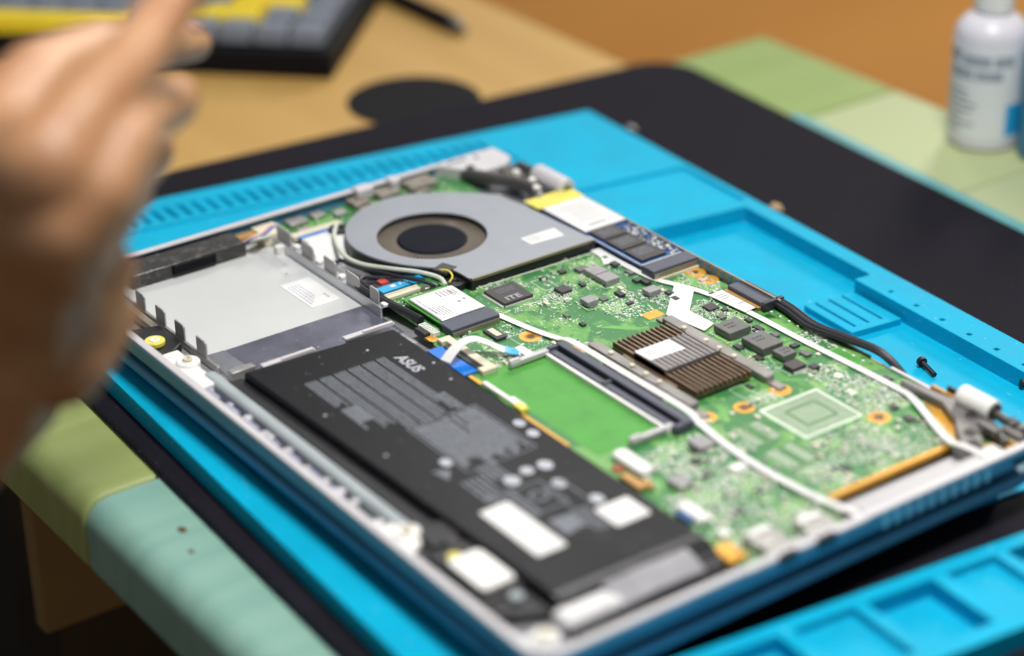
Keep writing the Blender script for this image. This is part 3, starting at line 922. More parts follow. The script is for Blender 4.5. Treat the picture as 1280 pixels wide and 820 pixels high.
# BGA footprints
def bga(x0, x1, y0, y1, pit, core, frame_t):
    q = B(); q.m = 0
    q.prism([(x0, y0), (x1, y0), (x1, y1), (x0, y1)], Z0, Z0 + .03)
    q.m = 1
    if frame_t:
        q.ring([(x0 - .6, y0 - .6), (x1 + .6, y0 - .6), (x1 + .6, y1 + .6), (x0 - .6, y1 + .6)], [(x0 + frame_t, y0 + frame_t), (x1 - frame_t, y0 + frame_t), (x1 - frame_t, y1 - frame_t), (x0 + frame_t, y1 - frame_t)], Z0, Z0 + .06)
    nx_, ny_ = int((x1 - x0 - 2) / pit), int((y1 - y0 - 2) / pit)
    cx, cy = (x0 + x1) / 2, (y0 + y1) / 2
    for i in range(nx_ + 1):
        for j in range(ny_ + 1):
            x = x0 + 1 + i * pit; y = y0 + 1 + j * pit
            u, v = abs(x - cx), abs(y - cy)
            if core(u, v): q.box(x - pit * .28, x + pit * .28, y - pit * .28, y + pit * .28, Z0 + .03, Z0 + .07)
    o = obj('chip_footprint', q, ['pcbpale', 'silk'], mb, smooth=False)
    return o


bga(244.8, 268.4, 155.6, 182.0, .65, lambda u, v: (u > 6.6 or v > 7.4) or (u < 5.2 and v < 6), .7)
bga(248.6, 262.6, 137.4, 151.0, .8, lambda u, v: v > 1.8, 0)
bga(267.0, 281.6, 136.6, 150.4, .8, lambda u, v: v > 1.8, 0)
for (x0, x1, y0, y1) in ((248.6, 262.6, 143.2, 145.2), (267, 281.6, 142.6, 144.6)):
    b = B(); b.box(x0 + 2, x1 - 2, y0, y1, Z0 + .03, Z0 + .06); obj('bare_field', b, 'pcb', mb)


# chips
def chip(x0, x1, y0, y1, z1, m='chip', leads=None, name='chip', pit=1.0):
    q = B(); q.box(x0, x1, y0, y1, Z0 + .12, z1)
    o = obj(name, q, m, mb, bevel=0.18)
    if leads:
        l = B()
        if 'x' in leads:
            y = y0 + pit * .5
            while y < y1 - pit * .3:
                for a, c in ((x0 - .9, x0 + .1), (x1 - .1, x1 + .9)): l.box(a, c, y, y + pit * .5, Z0, Z0 + .5)
                y += pit
        if 'y' in leads:
            x = x0 + pit * .5
            while x < x1 - pit * .3:
                for a, c in ((y0 - .9, y0 + .1), (y1 - .1, y1 + .9)): l.box(x, x + pit * .5, a, c, Z0, Z0 + .5)
                x += pit
        obj('chip_leads', l, 'solder', mb, smooth=False)
    return o


c1 = chip(110, 124, 131.2, 145.2, -3.3, leads='xy', pit=.55)
text_mesh('chip_marking', 'ITE', 4.6, (122.6, 134.0, -3.29), math.pi / 2, 'printl', mb, 1.15, .02, 0.005)
b = B()
for k in range(3): words(b, 134.5, 143, 112.5 + k * 1.4, .5, -3.29, vert=True, wl=(.8, 2), gap=.3)
obj('chip_marking', b, 'print', mb)
chip(124.2, 129.6, 154.8, 160.0, -3.4, leads='x', pit=1.25)
chip(170.8, 175.6, 191.2, 196.2, -3.9, leads=None)
chip(225.8, 231.4, 183, 189.8, -3.0, 'chip', 'x', pit=1.0)
chip(231.7, 235, 190, 193.3, -3.4, 'conn2')
chip(231.0 - 16, 217.5, 196.0, 199.6, -3.8, 'conn2')
for (x, y, a, c, hz) in ((114.5, 172, 4, 4.2, 1.5), (119.2, 186.4, 3.6, 3.0, 1.4), (140.8, 171.6, 4.4, 2.6, 1.4), (125.6, 165.6, 3, 2.2, 1), (140.8, 163.9, 3, 3, 1), (111.5, 165.8, 3, 3, 1.1),
                          (153, 145, 2.6, 2, 1), (143.4, 144.6, 2.6, 2, .9), (152.6, 187.4, 2.8, 2.8, 1.3), (136, 184.4, 3.2, 2.0, 1.2), (139, 186, 4.2, 2.8, 1.6), (157.4, 186.5, 3.2, 2.4, 1),
                          (188.6, 197, 3, 2, 1), (195.2, 195.2, 4.6, 2.4, 1.2), (203.6, 196.6, 3.4, 2.4, 1.2), (221.2, 195.2, 4.2, 3, 1.1), (202.3, 179.3, 4.2, 2.6, 1), (213.2, 179.4, 4, 2.8, 1),
                          (176.6, 195.6, 2.2, 2.4, .8), (180.2, 190.4, 3, 3, .9), (128, 187, 4, 2.4, 1.1), (250.3, 117.8, 4, 5, 1.6), (257, 113, 3, 3, 1.3), (290, 150, 4, 3, .9), (279, 191, 4, 3.4, 1.0), (270.2, 192.6, 3, 3, 1),
                          (253, 205.6, 4, 3, .9), (228, 163, 3, 2, .9), (265, 110, 3, 4, 1.2), (284, 118, 3, 2.4, 1), (288, 104, 4, 3, 1.2), (112.6, 157.9, 2, 1.6, .8), (150, 170, 2, 3, .8)):
    chip(x, x + a, y, y + c, Z0 + hz, R.choice(('chip', 'conn2', 'ferrited')))
for (x0, x1, y0, y1, z1, m) in ((119.4, 126.6, 173, 180, -2.3, 'ferrite'), (127.2, 134.2, 173, 180.1, -2.3, 'ferrite'), (139.4, 144.6, 156, 161.4, -2.3, 'ferrite'), (147.4, 152, 180.4, 186.4, -2.4, 'ferrite'),
                               (189, 198.2, 181.4, 192.2, -1.6, 'ferrited'), (203, 215, 182.9, 193.2, -1.6, 'ferrited'), (217, 223.3, 185.7, 192.4, -2.0, 'ferrited'),
                               (247.6, 255, 119.4, 126.4, -2.6, 'ferrite'), (263, 270, 97.5, 104.4, -2.6, 'ferrite')):
    q = B(); q.box(x0, x1, y0, y1, Z0 + .7, z1); q.box(x0 + .5, x1 - .5, y0 + .5, y1 - .5, Z0, Z0 + .7)
    for a in (x0, x1 - .8): q.box(a, a + .8, y0 + 1, y1 - 1, Z0, Z0 + .7)
    obj('inductor', q, m, mb, bevel=0.25)
b = B()
for (x, y) in ((191.5, 184), (206, 185.4), (218.6, 187.4)):
    for k in range(2): words(b, y, y + 5.0 - (k * 1), x + k * 2.2, 1.0, -1.59 if x < 216 else -1.99, vert=True, wl=(1, 1.6), gap=.5)
obj('inductor_marking', b, 'dark', mb)
# crystal can with cream centre
q = B(); q.box(136.2, 145.6, 112.2, 117.4, Z0, -3.7); xt = obj('socket_block', q, 'conn2', mb, bevel=.2)
q = B(); q.box(137.4, 144, 113.2, 116, -3.7, -3.3); obj('socket_insert', q, 'cream', mb, bevel=.2)
# ffc connectors
q = B(); q.box(88.8, 92.4, 98.2, 113.6, Z0, -3.4); q.box(89.4, 90.2, 98.2, 113.6, -3.4, -2.9); obj('ribbon_socket', q, 'cream', mb, bevel=.25)
q = B(); q.box(92.4, 95.6, 113.4, 119.8, Z0, -2.6); obj('antenna_socket', q, 'steel', mb, bevel=.4)
q = B(); q.box(132.8, 136.2, 93.6, 99.2, Z0, -2.9); q.box(132.8, 164.6, 95.6, 99.2, Z0, -3.0); q.box(161.2, 164.8, 92.2, 99.2, Z0, -2.6); obj('ribbon_socket', q, 'cream', mb, bevel=.3)
q = B(); q.box(138, 160, 93.0, 95.4, Z0, -3.7); obj('socket_flap', q, 'dark', mb, bevel=.2)
q = B(); q.box(155.5, 163, 112.6, 116.2, Z0, -3.2); obj('ribbon_socket', q, 'whitep', mb, bevel=.3)
q = B(); q.box(119, 126, 92.5, 95.4, Z0 - 1, -3.6); q.box(115, 123, 96.4, 98.8, Z0, -3.9); obj('power_socket', q, 'black', mb, bevel=.3)
b = B()
for i in range(8): b.box(118 + i * 1.3, 118.6 + i * 1.3, 95.2, 98.6, Z0, -3.4)
obj('socket_pins', b, 'solder', mb)
# near corner bits
q = B(); q.prism(rrect(239.6, 257, 92.0, 98.2, 2.2, 4), Z0, -1.2); obj('white_plug', q, 'whitep', mb, bevel=.8)
q = B(); q.box(244, 248, 88.8, 92, Z0, -4.0); obj('red_plug', q, 'redd', mb, bevel=.4)
q = B(); q.box(251, 262, 87.0, 90.6, Z0, -3.0); q.box(258, 263, 89.8, 93, Z0, -2.8); obj('orange_plug', q, 'goldm', mb, bevel=.5)
q = B(); q.box(276, 290, 90.4, 95.6, Z0, -3.4); obj('white_plug', q, 'whitep', mb, bevel=.5)
q = B(); q.box(280, 287, 87, 90.3, Z0, -3.0); obj('blue_plug', q, 'bluepcb', mb, bevel=.4)
for (x0, x1, y0, y1, z) in ((305.6, 320.4, 93.4, 104.6, -1.4), (309.4, 321, 111.4, 122.8, -1.4)):
    q = B(); q.box(x0, x1, y0, y1, Z0, z); us = obj('port_shield', q, 'steel', mb, bevel=.5)
    q = B(); q.box(x0 + .2, x0 + 3.2, y0 + .8, y1 - .8, z, z + .7); obj('white_plug', q, 'whitep', mb, bevel=.3)
q = B(); q.box(303, 313.4, 82.4, 90, Z0 - .2, -3.2); obj('gold_contact', q, 'gold', mb, bevel=.6)
b = B()
for i in range(70):
    x, y = R.choice(((R.uniform(250, 300), R.uniform(90, 126)), (R.uniform(304, 320), R.uniform(88, 128))))
    b.disc(x, y, R.uniform(.5, .9), Z0, Z0 + R.uniform(.9, 3.6) if x < 304 else -1.0, 10)
stuff(obj('solder_domes', b, 'solder', mb, bevel=.3))
q = B(); q.box(297, 301, 90, 94, Z0, -3); q.box(268, 272, 120, 126, Z0, -3.6); obj('white_plug', q, 'whitep', mb, bevel=.4)

# --- memory socket
ms = B(); ms.box(165.2, 240.6, 124.9, 128.6, Z0, -1.0); ms.box(166.4, 239.4, 120.4, 123.4, Z0, -2.4); ms.box(166.4, 239.4, 123.4, 124.9, Z0, -4.0)
for a_, c_ in ((165.2, 167.2), (238.4, 240.6)): ms.box(a_, c_, 120.6, 124.9, Z0, -1.2)
ms = obj('memory_socket', ms, 'conn', L, bevel=.3)
q = B(); q.box(167.3, 238.3, 123.42, 124.88, -3.95, -3.2); obj('contact_slot', q, 'kcase', ms)
q = B(); q.box(167, 238, 118.8, 120.4, Z0, -3.0); obj('white_lip', q, 'whitep', ms, bevel=.2)
q = B(); q.box(198, 200, 120.6, 124.9, Z0, -1.9); obj('key_notch', q, 'conn2', ms, bevel=.2)
for x in (164.8, 235.4):
    q = B(); q.box(x, x + 2.2, 103.4, 122, -4.0, -2.0); q.box(x + .2, x + 2.0, 103.2, 108, -4.6, -1.2); obj('latch', q, 'rim', ms, bevel=.3)
    q = B(); q.box(x + .3, x + 1.9, 104, 121, Z0, -4.0); obj('latch_foot', q, 'fanedge', ms)

# --- wireless card
wc = B(); wc.box(98, 126.4, 101.2, 123.2, -3.2, -2.5)
wc = obj('wireless_card', wc, 'pcbplain', L)
q = B(); q.box(100.8, 124, 102, 122.4, -2.5, -1.5); obj('card_shield', q, 'alu', wc, bevel=.25)
q = B(); q.box(101.4, 123.6, 102.4, 122, -1.5, -1.42); lb = obj('paper_label', q, 'white', wc)
b = B()
for k in range(6): words(b, 104, 118, 103.6 + 0, .4, -1.41) if k == 0 else words(b, 112 + R.uniform(0, 2), 121, 102.8 + k * 1.2, .45, -1.41, vert=False, wl=(.8, 2.2), gap=.4)
for k in range(4): words(b, 103, 108, 113 + k * 1.7, .6, -1.41, wl=(.8, 2.2), gap=.4)
b.disc(114.5, 116.6, .8, -1.41, -1.38, 10); b.disc(113.6, 119.4, .7, -1.41, -1.38, 10)
for k in range(3): words(b, 104.4, 109, 117.6 + k * 1.1, .5, -1.41)
obj('label_print', b, 'inkgrey', lb)
b = B()
for i in range(16): b.box(124.6, 125.4, 102 + i * 1.3, 102.7 + i * 1.3, -2.5, -2.44)
obj('edge_contacts', b, 'silk', wc)
q = B(); q.box(126.0, 132.8, 100.4, 122.8, Z0, -1.5); q.box(124.6, 126, 100.4, 122.8, -2.3, -1.6)
q = obj('card_socket', q, 'conn', wc, bevel=.3)
b = B(); b.box(132.8, 133.4, 100.8, 122.4, Z0, -3.0); obj('socket_face', b, 'fanedge', wc)

# --- solid state drive
sd_ = B(); sd_.box(58, 134.5, 192.4, 214.2, -2.9, -2.1)
sd_ = obj('solid_state_drive', sd_, 'bluepcb', L)
for x0, x1 in ((95.6, 105.4), (106.6, 117.2), (118.4, 129.8)):
    q = B(); q.box(x0, x1, 194.4, 207.2, -2.1, -1.0); obj('flash_chip', q, 'chip', sd_, bevel=.2)
b = B()
for x0 in (98, 109, 120.6):
    for k in range(3): words(b, 196.5, 204.5, x0 + k * 2.0, .8, -.99, vert=True, wl=(1.5, 4), gap=.4)
obj('chip_marking', b, 'print', sd_)
q = B(); q.box(65, 95.2, 192.7, 213.8, -1.4, -0.7); q.box(65.5, 94.5, 193.4, 213, -2.1, -1.4); lb = obj('paper_label', q, 'white', sd_)
b = B()
for k in range(7): words(b, 196 + R.uniform(0, 3), 211, 70 + k * 2.7, .6, -.69, vert=True, wl=(1, 3), gap=.5)
words(b, 198, 207, 90.2, 1.6, -.69, vert=True, wl=(.6, 1.2), gap=.3)
obj('label_print', b, 'inkgrey', lb)
q = B(); q.box(55.4, 66, 190.6, 214.6, -0.68, -0.5); obj('yellow_tape', q, 'yellow', sd_)
b = B()
for _ in range(95):
    x, y = R.uniform(98, 131.5), R.uniform(208, 213.4)
    b.m = R.choice((0, 0, 1, 2)); a = R.uniform(.4, .9); b.box(x, x + a * 1.6, y, y + a, -2.1, -2.1 + R.uniform(.2, .7))
for i in range(60): 
    b.m = 0; b.box(97 + i * .6, 97.35 + i * .6, 192.7, 193.3, -2.1, -2.02)
for i in range(30): 
    b.m = 0; b.box(131.2, 132.6, 193 + i * .68, 193.4 + i * .68, -2.1, -2.02)
stuff(obj('small_components', b, ['solder', 'tan', 'dark'], sd_, smooth=False))
q = B(); q.box(133.6, 141.2, 191.2, 214.2, Z0, -0.9); obj('drive_socket', q, 'conn', sd_, bevel=.35)
q = B(); q.box(141.2, 141.8, 191.6, 213.6, Z0, -2.2); obj('socket_face', q, 'fanedge', sd_)
q = B(); q.box(141.8, 142.6, 191, 214, Z0, -4.2); obj('socket_lip', q, 'cream', sd_)

# --- fan
fo = [(103, 126), (104.2, 190.2), (99, 190), (68, 188.2), (57, 187), (46, 184.6), (38, 180.2), (29.5, 170.4), (22, 159.4), (18.6, 148), (20, 134.5), (27, 121.6), (37, 113.4), (47, 109.4), (56, 108.8), (65, 110.4), (75, 115), (84, 122), (90, 127.6), (96, 129.2)]
fo = [(p_.x, p_.y) for p_ in smooth_path([(x, y, 0) for x, y in fo[2:]] + [(101, 129.2, 0)], 4)] + [(103, 129.6), (104.2, 190.2)]
hc = (60.6, 140.4); hr = 22.6
ang = lambda x, y: math.atan2(y - hc[1], x - hc[0])
fn = B()
inn = [(hc[0] + hr * math.cos(ang(x, y)), hc[1] + hr * math.sin(ang(x, y))) for x, y in fo]
# resample so that the inner ring is round: subdivide long outer edges
fo2 = []
for i in range(len(fo)):
    a, c = Vector((*fo[i], 0)), Vector((*fo[(i + 1) % len(fo)], 0))
    k = max(1, int((c - a).length / 2.0))
    for j in range(k): q = a.lerp(c, j / k); fo2.append((q.x, q.y))
inn = [(hc[0] + hr * math.cos(ang(x, y)), hc[1] + hr * math.sin(ang(x, y))) for x, y in fo2]
fn.ring(fo2, inn, -0.8, 0)
fan = obj('cooling_fan', fn, 'fan', L, bevel=.15)
sc_ = lambda k: [(hc[0] + (x - hc[0]) * k, hc[1] + (y - hc[1]) * k) for x, y in fo2]
b = B(); b.ring(sc_(1.0), sc_(.965), -7.0, -0.8); b.prism(sc_(.99), -7.6, -7.0); obj('fan_housing', b, 'black', fan)
b = B()
b.box(103.0, 104.4, 130, 190, -1.1, -0.02); obj('outlet_lip', b, 'fanedge', fan)
b = B(); b.box(99, 104.6, 129.4, 131.5, -7.4, -0.9); b.box(99, 104.6, 188.5, 190.4, -7.4, -.9); b.box(101.8, 105.2, 129.4, 190.4, -8.2, -6.6)
obj('outlet_frame', b, 'black', fan)
b = B(); b.prism([(103.3, 129.6), (103.8, 129.6), (106.1, 190.8), (105.5, 190.8)], Z0 - 1.3, Z0 + .15); obj('board_edge', b, 'silk', mb)
b = B()
for i in range(71):
    a = 2 * math.pi * i / 71
    r0, r1 = 14.6, 24.5
    a2 = a + .22
    p0 = Vector((hc[0] + r0 * math.cos(a), hc[1] + r0 * math.sin(a), 0)); p1 = Vector((hc[0] + r1 * math.cos(a2), hc[1] + r1 * math.sin(a2), 0))
    n_ = (p1 - p0).normalized(); n_ = Vector((-n_.y, n_.x, 0)) * .3
    b.add([(*(p0 - n_).xy, -6.6), (*(p1 - n_).xy, -6.6), (*(p1 + n_).xy, -6.6), (*(p0 + n_).xy, -6.6),
           (*(p0 - n_).xy, -2.0), (*(p1 - n_).xy, -2.6), (*(p1 + n_).xy, -2.6), (*(p0 + n_).xy, -2.0)],
          [(3, 2, 1, 0), (4, 5, 6, 7), (0, 1, 5, 4), (1, 2, 6, 5), (2, 3, 7, 6), (3, 0, 4, 7)])
b.disc(hc[0], hc[1], 24.5, -7.0, -4.2, 48)
obj('impeller', b, 'blade', fan, smooth=False)
b = B(); b.disc(hc[0], hc[1], 14.6, -6.5, -1.3, 48); obj('hub', b, 'hub', fan, bevel=1.2, seg=3)
b = B(); b.prism([(85.4, 167), (92.9, 167), (93.9, 183), (85.6, 184)], 0.0, 0.08); lb = obj('paper_label', b, 'white', fan)
b = B()
for k in range(3): words(b, 168.4, 174, 87 + k * 1.6, .6, .08, vert=True, wl=(.6, 1.6))
obj('label_print', b, 'inkgrey', lb)
for (x, y) in ((97.5, 126.5), (27, 116.5)):
    q = B(); q.disc(x, y, 4.4, -8.4, -2.2, 20, hole=1.6); q.disc(x, y, 2.0, -8.4, -3.0, 16); obj('fan_mount', q, 'black', fan, bevel=.4)
b = B(); b.box(86, 93, 123.5, 130.4, -.9, .25, .35); obj('tape_piece', b, 'chip', fan)

# --- wires around the fan
pth = smooth_path([(23, 118, -2.5), (34, 110, -2.2), (50, 104.6, -2.6), (62, 105.2, -2.2), (74, 110.6, -1.2), (85, 117.5, -.6), (93, 122, -1.4), (98, 121.5, -2.6)])
b = B(); b.tube(pth, .95, 8); obj('antenna_wire', b, 'cablew', L)
pth = smooth_path([(50, 102.6, -4), (62, 103, -3), (74, 107.5, -2.2), (84, 112, -2.0), (92, 115, -1.4), (97, 117.2, -2)])
b = B(); b.tube(pth, .75, 8); obj('antenna_wire', b, 'cable', L)
pth = smooth_path([(68, 100, -6), (70, 97, -3.4), (75, 94.4, -2.6), (84, 94, -3), (96, 95.6, -3.4), (108, 97.2, -3.2), (116, 98, -3.2)])
b = B(); b.tube(pth, 1.5, 8); obj('black_cable', b, 'cable', L)
pth = smooth_path([(76, 107, -4), (72, 101, -3), (74, 97, -2.5), (80, 96.4, -2.6), (90, 97, -3.4), (106, 98.6, -3.6)])
b = B(); b.tube(pth, .9, 8); obj('black_cable', b, 'cable', L)
pth = smooth_path([(88, 124, -.4), (93, 126, .6), (97.5, 125.2, .2), (98.5, 123, -1.5)])
b = B(); b.tube(pth, .4, 6); obj('yellow_wire', b, 'yellow', L)
b = B(); b.box(81.8, 86.6, 99.6, 119.6, -4.3, -3.7, 0); obj('blue_ribbon_end', b, 'sky', L)
b = B(); b.box(82.8, 84.6, 105, 107.2, -3.7, -3.65); b.box(83, 84.4, 109, 110, -3.7, -3.65); b.box(83, 84.4, 111, 113, -3.7, -3.65); obj('ribbon_print', b, 'white', L)
b = B(); b.strip([(82, 109.5, -4.3), (76, 109.5, -5.5), (66, 108.5, -8)], 19, .3); obj('flat_cable', b, 'bluefilm', L)
b = B(); b.box(76, 79.6, 103.4, 107, -5, -3.6); obj('red_plug', b, 'red', L)

# --- heat sink
hs = B(); hs.box(178, 226, 141.6, 168, -3.8, -2.9)
hs = obj('heat_sink', hs, 'copper', L)
b = B()
for i in range(12):
    y = 142.0 + i * 2.25
    b.box(177.6, 190.4, y, y + 1.1, -2.9, -0.9); b.box(207.4, 226.2, y, y + 1.1, -2.9, -0.9)
    for xx in range(5): b.box(209.4 + xx * 3.6, 210.2 + xx * 3.6, y - .02, y + 1.12, -2.9, -.8)
obj('cooling_fins', b, 'copper', hs, bevel=.2)
b = B()
for i in range(12):
    y = 142.0 + i * 2.2
    b.box(190, 208.6, y, y + 1.85, -2.9, .35)
b.box(190.2, 208.4, 142, 168, -2.9, -.1)
obj('raised_fins', b, 'fintop', hs, bevel=.25)
b = B(); b.prism([(190.6, 141.9), (199.6, 142.2), (200.2, 158.4), (190.8, 158.2)], .36, .48); lb = obj('paper_label', b, 'white', hs)
b = B()
for k in range(3): words(b, 144, 148, 193.4 + k * 1.3, .5, .49, vert=True, wl=(.5, 1.2), gap=.3)
obj('label_print', b, 'inkgrey', lb)
for (y0, y1, x0, x1) in ((134.8, 139.4, 172, 230.4), (169.8, 174.6, 172.6, 231)):
    q = B(); q.box(x0, x1, y0, y1, -3.0, -1.9); q.box(x0 - 4.5, x0, y0 + .6, y1 - .6, -4.9, -4.0); q.box(x0 - .6, x0 + .2, y0 + .6, y1 - .6, -4.9, -2.0)
    q.box(x1, x1 + 7, y0 + .6, y1 - .4, -4.9, -4.0); q.box(x1 - .2, x1 + .6, y0 + .6, y1 - .6, -4.9, -2.0)
    br = obj('mounting_arm', q, 'armsteel', hs, bevel=.35)
    for x in ((183, 195.4, 203.4, 211) if y0 < 150 else (184, 196.6, 204.2, 212.4)):
        q = B(); q.disc(x, (y0 + y1) / 2 + (0 if y0 < 150 else -1), 1.15, -1.9, -1.1, 14); obj('rivet', q, 'cream', hs, bevel=.4)
b = B(); b.box(184, 218, 132.6, 134.2, -4.6, -3.2); obj('amber_film', b, 'goldm', hs)
b = B(); b.box(186, 217, 139.9, 141.5, -3.2, -2.3); b.box(190, 214, 168.1, 169.3, -3.2, -2.4); obj('copper_base', b, 'copper', hs)

# --- white flat ribbons
pa = [(128.5, 124.6, -4.1), (145, 127.9, -4.4), (159, 130.6, -3.6), (168, 131.0, -1.6), (200, 131.0, -1.3), (232, 131.6, -1.6), (240, 131.4, -3.4), (248, 130.6, -4.0), (262, 129.2, -4.2), (278, 128.6, -3.8), (298, 129.2, -3.0), (316, 130.2, -0.9), (321, 130.6, -0.9)]
b = B(); b.strip(smooth_path(pa, 5), 3.0, .25); obj('white_ribbon', b, 'white', L)
pb = [(105.6, 191.0, -4.6), (118, 190.8, -4.5), (134, 191.4, -4.5), (142, 192.6, -4.5), (152, 196.6, -4.5), (164, 200.2, -4.4), (185, 202.4, -4.4), (216, 203.0, -4.4), (248, 204.4, -4.4), (266, 204.2, -4.0), (272, 203.0, -3.8), (280, 199.8, -3.6), (293, 194, -3.2), (303, 189.6, -2.2), (310, 189.4, -1.0), (320, 190.4, -0.9)]
b = B(); b.strip(smooth_path(pb, 4), 2.9, .25); rb = obj('white_ribbon', b, 'white', L)
b = B(); b.prism([(150, 194.6), (157.6, 198.4), (170.6, 185.2), (184.4, 185.8), (186.8, 178.9), (167.6, 176.0)], -4.55, -4.2); obj('white_tape', b, 'white', rb)
b = B(); b.prism([(104.4, 188.2), (112, 187.6), (118, 184.6), (119, 190), (105, 192.6)], -4.7, -4.4); obj('white_tape', b, 'white', rb)
b = B(); b.prism([(165.5, 199.0), (185.2, 200.6), (184.6, 206.6), (165.2, 206.2)], -4.0, -3.8); lb = obj('paper_label', b, 'white', rb)
b = B()
for k in range(3): words(b, 200.6, 204.4, 168 + k * 1.6, .6, -3.79, vert=True, wl=(.5, 1.2), gap=.3)
b.box(178, 178.5, 203, 206, -3.8, -3.75); obj('label_print', b, 'inkgrey', lb)
wl = [(151.2, 85.0, -2.0), (150.0, 89.2, .4), (149.2, 94, 2.2), (150, 98.5, 2.6), (152, 102.5, 1.0), (154.5, 106.4, -1.6), (157.4, 110, -3.4), (159.4, 113, -3.9)]
b = B(); b.strip(smooth_path(wl, 5), 4.6, .25); ar = obj('white_ribbon', b, 'white', L)
b = B(); b.strip([(156.0, 108.4, -2.4), (157.4, 110.2, -3.2), (159, 112.6, -3.6)], 5.0, .3); obj('blue_stiffener', b, 'sky', ar)
b = B(); b.box(136.4, 160.6, 86.8, 93.2, -4.9, -4.2); obj('blue_stiffener', b, 'blue', L)

# --- display cable along the rear edge
dc = B(); dc.box(166, 187.4, 208.2, 216, Z0, -2.0); dc.box(166, 187.4, 216.0, 218.0, Z0, -2.6)
dc = obj('display_cable', dc, 'conn', L, bevel=.3)
q = B(); q.box(186.6, 188.6, 207.4, 217.6, Z0, -1.0); obj('socket_latch', q, 'conn2', dc, bevel=.3)
q = B(); q.box(166, 186, 206.4, 208, Z0, -3.6); obj('socket_face', q, 'goldm', dc)
q = B(); q.box(168, 187, 214.2, 215.4, -2.0, -1.96); obj('socket_slot', q, 'kcase', dc)
for dy, dz, r_ in ((0, 0, 1.15), (1.6, .2, .95), (-1.4, -.5, 1.0)):
    pth = smooth_path([(186, 215 + dy, -2.6 + dz), (196, 214 + dy, -2.4 + dz), (208, 211.6 + dy, -2.2 + dz), (216, 211.4 + dy * .8, -1.8 + dz), (229, 213.6 + dy * .6, -1.4 + dz), (243, 216.4 + dy * .4, -2.2 + dz), (254, 218.6 + dy * .2, -9 + dz), (259, 219.4, -15)], 6)
    b = B(); b.tube(pth, r_, 8); obj('cable_strand', b, 'cable', dc)
b = B(); b.box(186, 240, 213.4, 213.85, -7, -3.6); obj('rear_wall', b, 'darksteel', L)
b = B()
for i in range(6): b.box(142 + i * 4.4, 144.2 + i * 4.4, 213.6, 214.4, -4.6, -1.6)
obj('blue_spring', b, 'teal', L)
b = B()
for i in range(11): b.disc(190 + i * 5, 209.8 + .3 * i * 0, .6, Z0, Z0 + .6, 10)
obj('silver_studs', b, 'solder', mb)
b = B(); b.box(62, 190, 213.9, 214.9, -6.3, -1.0); b.box(190, 318, 213.9, 214.9, -6.3, -5.2); obj('rear_lip', b, 'fanedge', L, bevel=.2)

# --- right hinge
hr_ = B()
hr_.tube([(286.2, 212.6, .6), (301.6, 212.6, .6)], 4.1, 24)
hr_ = obj('hinge', hr_, 'whitep', L, bevel=.6)
q = B(); q.tube([(301.62, 212.6, .6), (302.2, 212.6, .6)], 3.2, 18); q.tube([(302.2, 212.4, .3), (309, 212, -.2)], 1.7, 14)
q.tube([(309, 212, -.2), (310.4, 212, -.2)], 2.6, 14); q.tube([(311.6, 211.9, -.2), (313, 211.9, -.2)], 2.5, 14); q.tube([(310, 212, -.3), (319, 211.6, -.4)], 1.5, 12)
q.tube([(311, 205.4, -1.6), (316, 202.6, -1.8)], 1.5, 12)
obj('hinge_pin', q, 'darksteel', hr_, bevel=.2)
q = B(); q.tube([(314.2, 211.8, -.2), (316.6, 211.7, -.2)], 2.3, 14); q.tube([(310.4, 212, -.2), (311.6, 211.9, -.2)], 2.1, 14); obj('brass_washer', q, 'armsteel', hr_, bevel=.2)
q = B(); q.tube([(316.6, 211.7, -.3), (321.5, 211.5, -.3)], 2.1, 14); obj('black_bush', q, 'black', hr_, bevel=.2)
q = B(); q.prism([(263, 205.6), (263, 207.8), (282, 211), (289, 214), (301, 211.4), (310, 208.6), (312.8, 205), (306, 204.2), (304.6, 201.5), (309.4, 199), (313.4, 195), (312, 190.6), (307.6, 190.2), (303, 194), (298.6, 197), (294, 201.4), (288.6, 203.6), (283, 206.2)], -4.6, -1.4)
obj('hinge_bracket', q, 'hingegrey', hr_, bevel=.4)
q = B(); q.box(310, 319, 207, 209.4, -1.8, .4); q.box(303, 311, 203, 205, -1.8, .6); obj('hinge_arm', q, 'hingegrey', hr_, bevel=.3)
for (x, y) in ((296.1, 207.2), (304, 198.4), (310.1, 193.8)):
    q = B(); q.disc(x, y, 2.3, -1.4, -.8, 18); bo = obj('hinge_screw', q, 'chip', hr_, bevel=.2)
    q = B(); q.box(x - 1.3, x + 1.3, y - .25, y + .25, -.8, -.7); q.box(x - .25, x + .25, y - 1.3, y + 1.3, -.79, -.69); obj('screw_slot', q, 'kcase', hr_)
q = B(); q.box(272, 288, 211.6, 213.4, -4, -1.4); obj('copper_ground', q, 'goldm', L, bevel=.3)
q = B(); q.box(278, 287, 213.6, 215, -4, .2); obj('black_clip', q, 'black', L, bevel=.3)
q = B(); q.box(311, 320, 192, 202, Z0, -3.6); obj('corner_pad', q, 'whitep', L, bevel=.5)
b = B(); b.box(250, 284, 213.35, 214.9, -5.2, -4.2); obj('rear_rim', b, 'rim', L, bevel=.2)
# vent plate
q = B(); q.box(304.8, 322, 133.5, 189.4, -7.6, -7.0); q.box(309, 322.0, 133.5, 183, -7.0, -4.4)
q.box(316.0, 323.0, 133.5, 189.4, -4.4, -1.1); q.box(304.8, 318, 189.4, 190.4, -7.6, -2.0)
obj('vent_plate', q, 'ventgrey', L, bevel=.4)

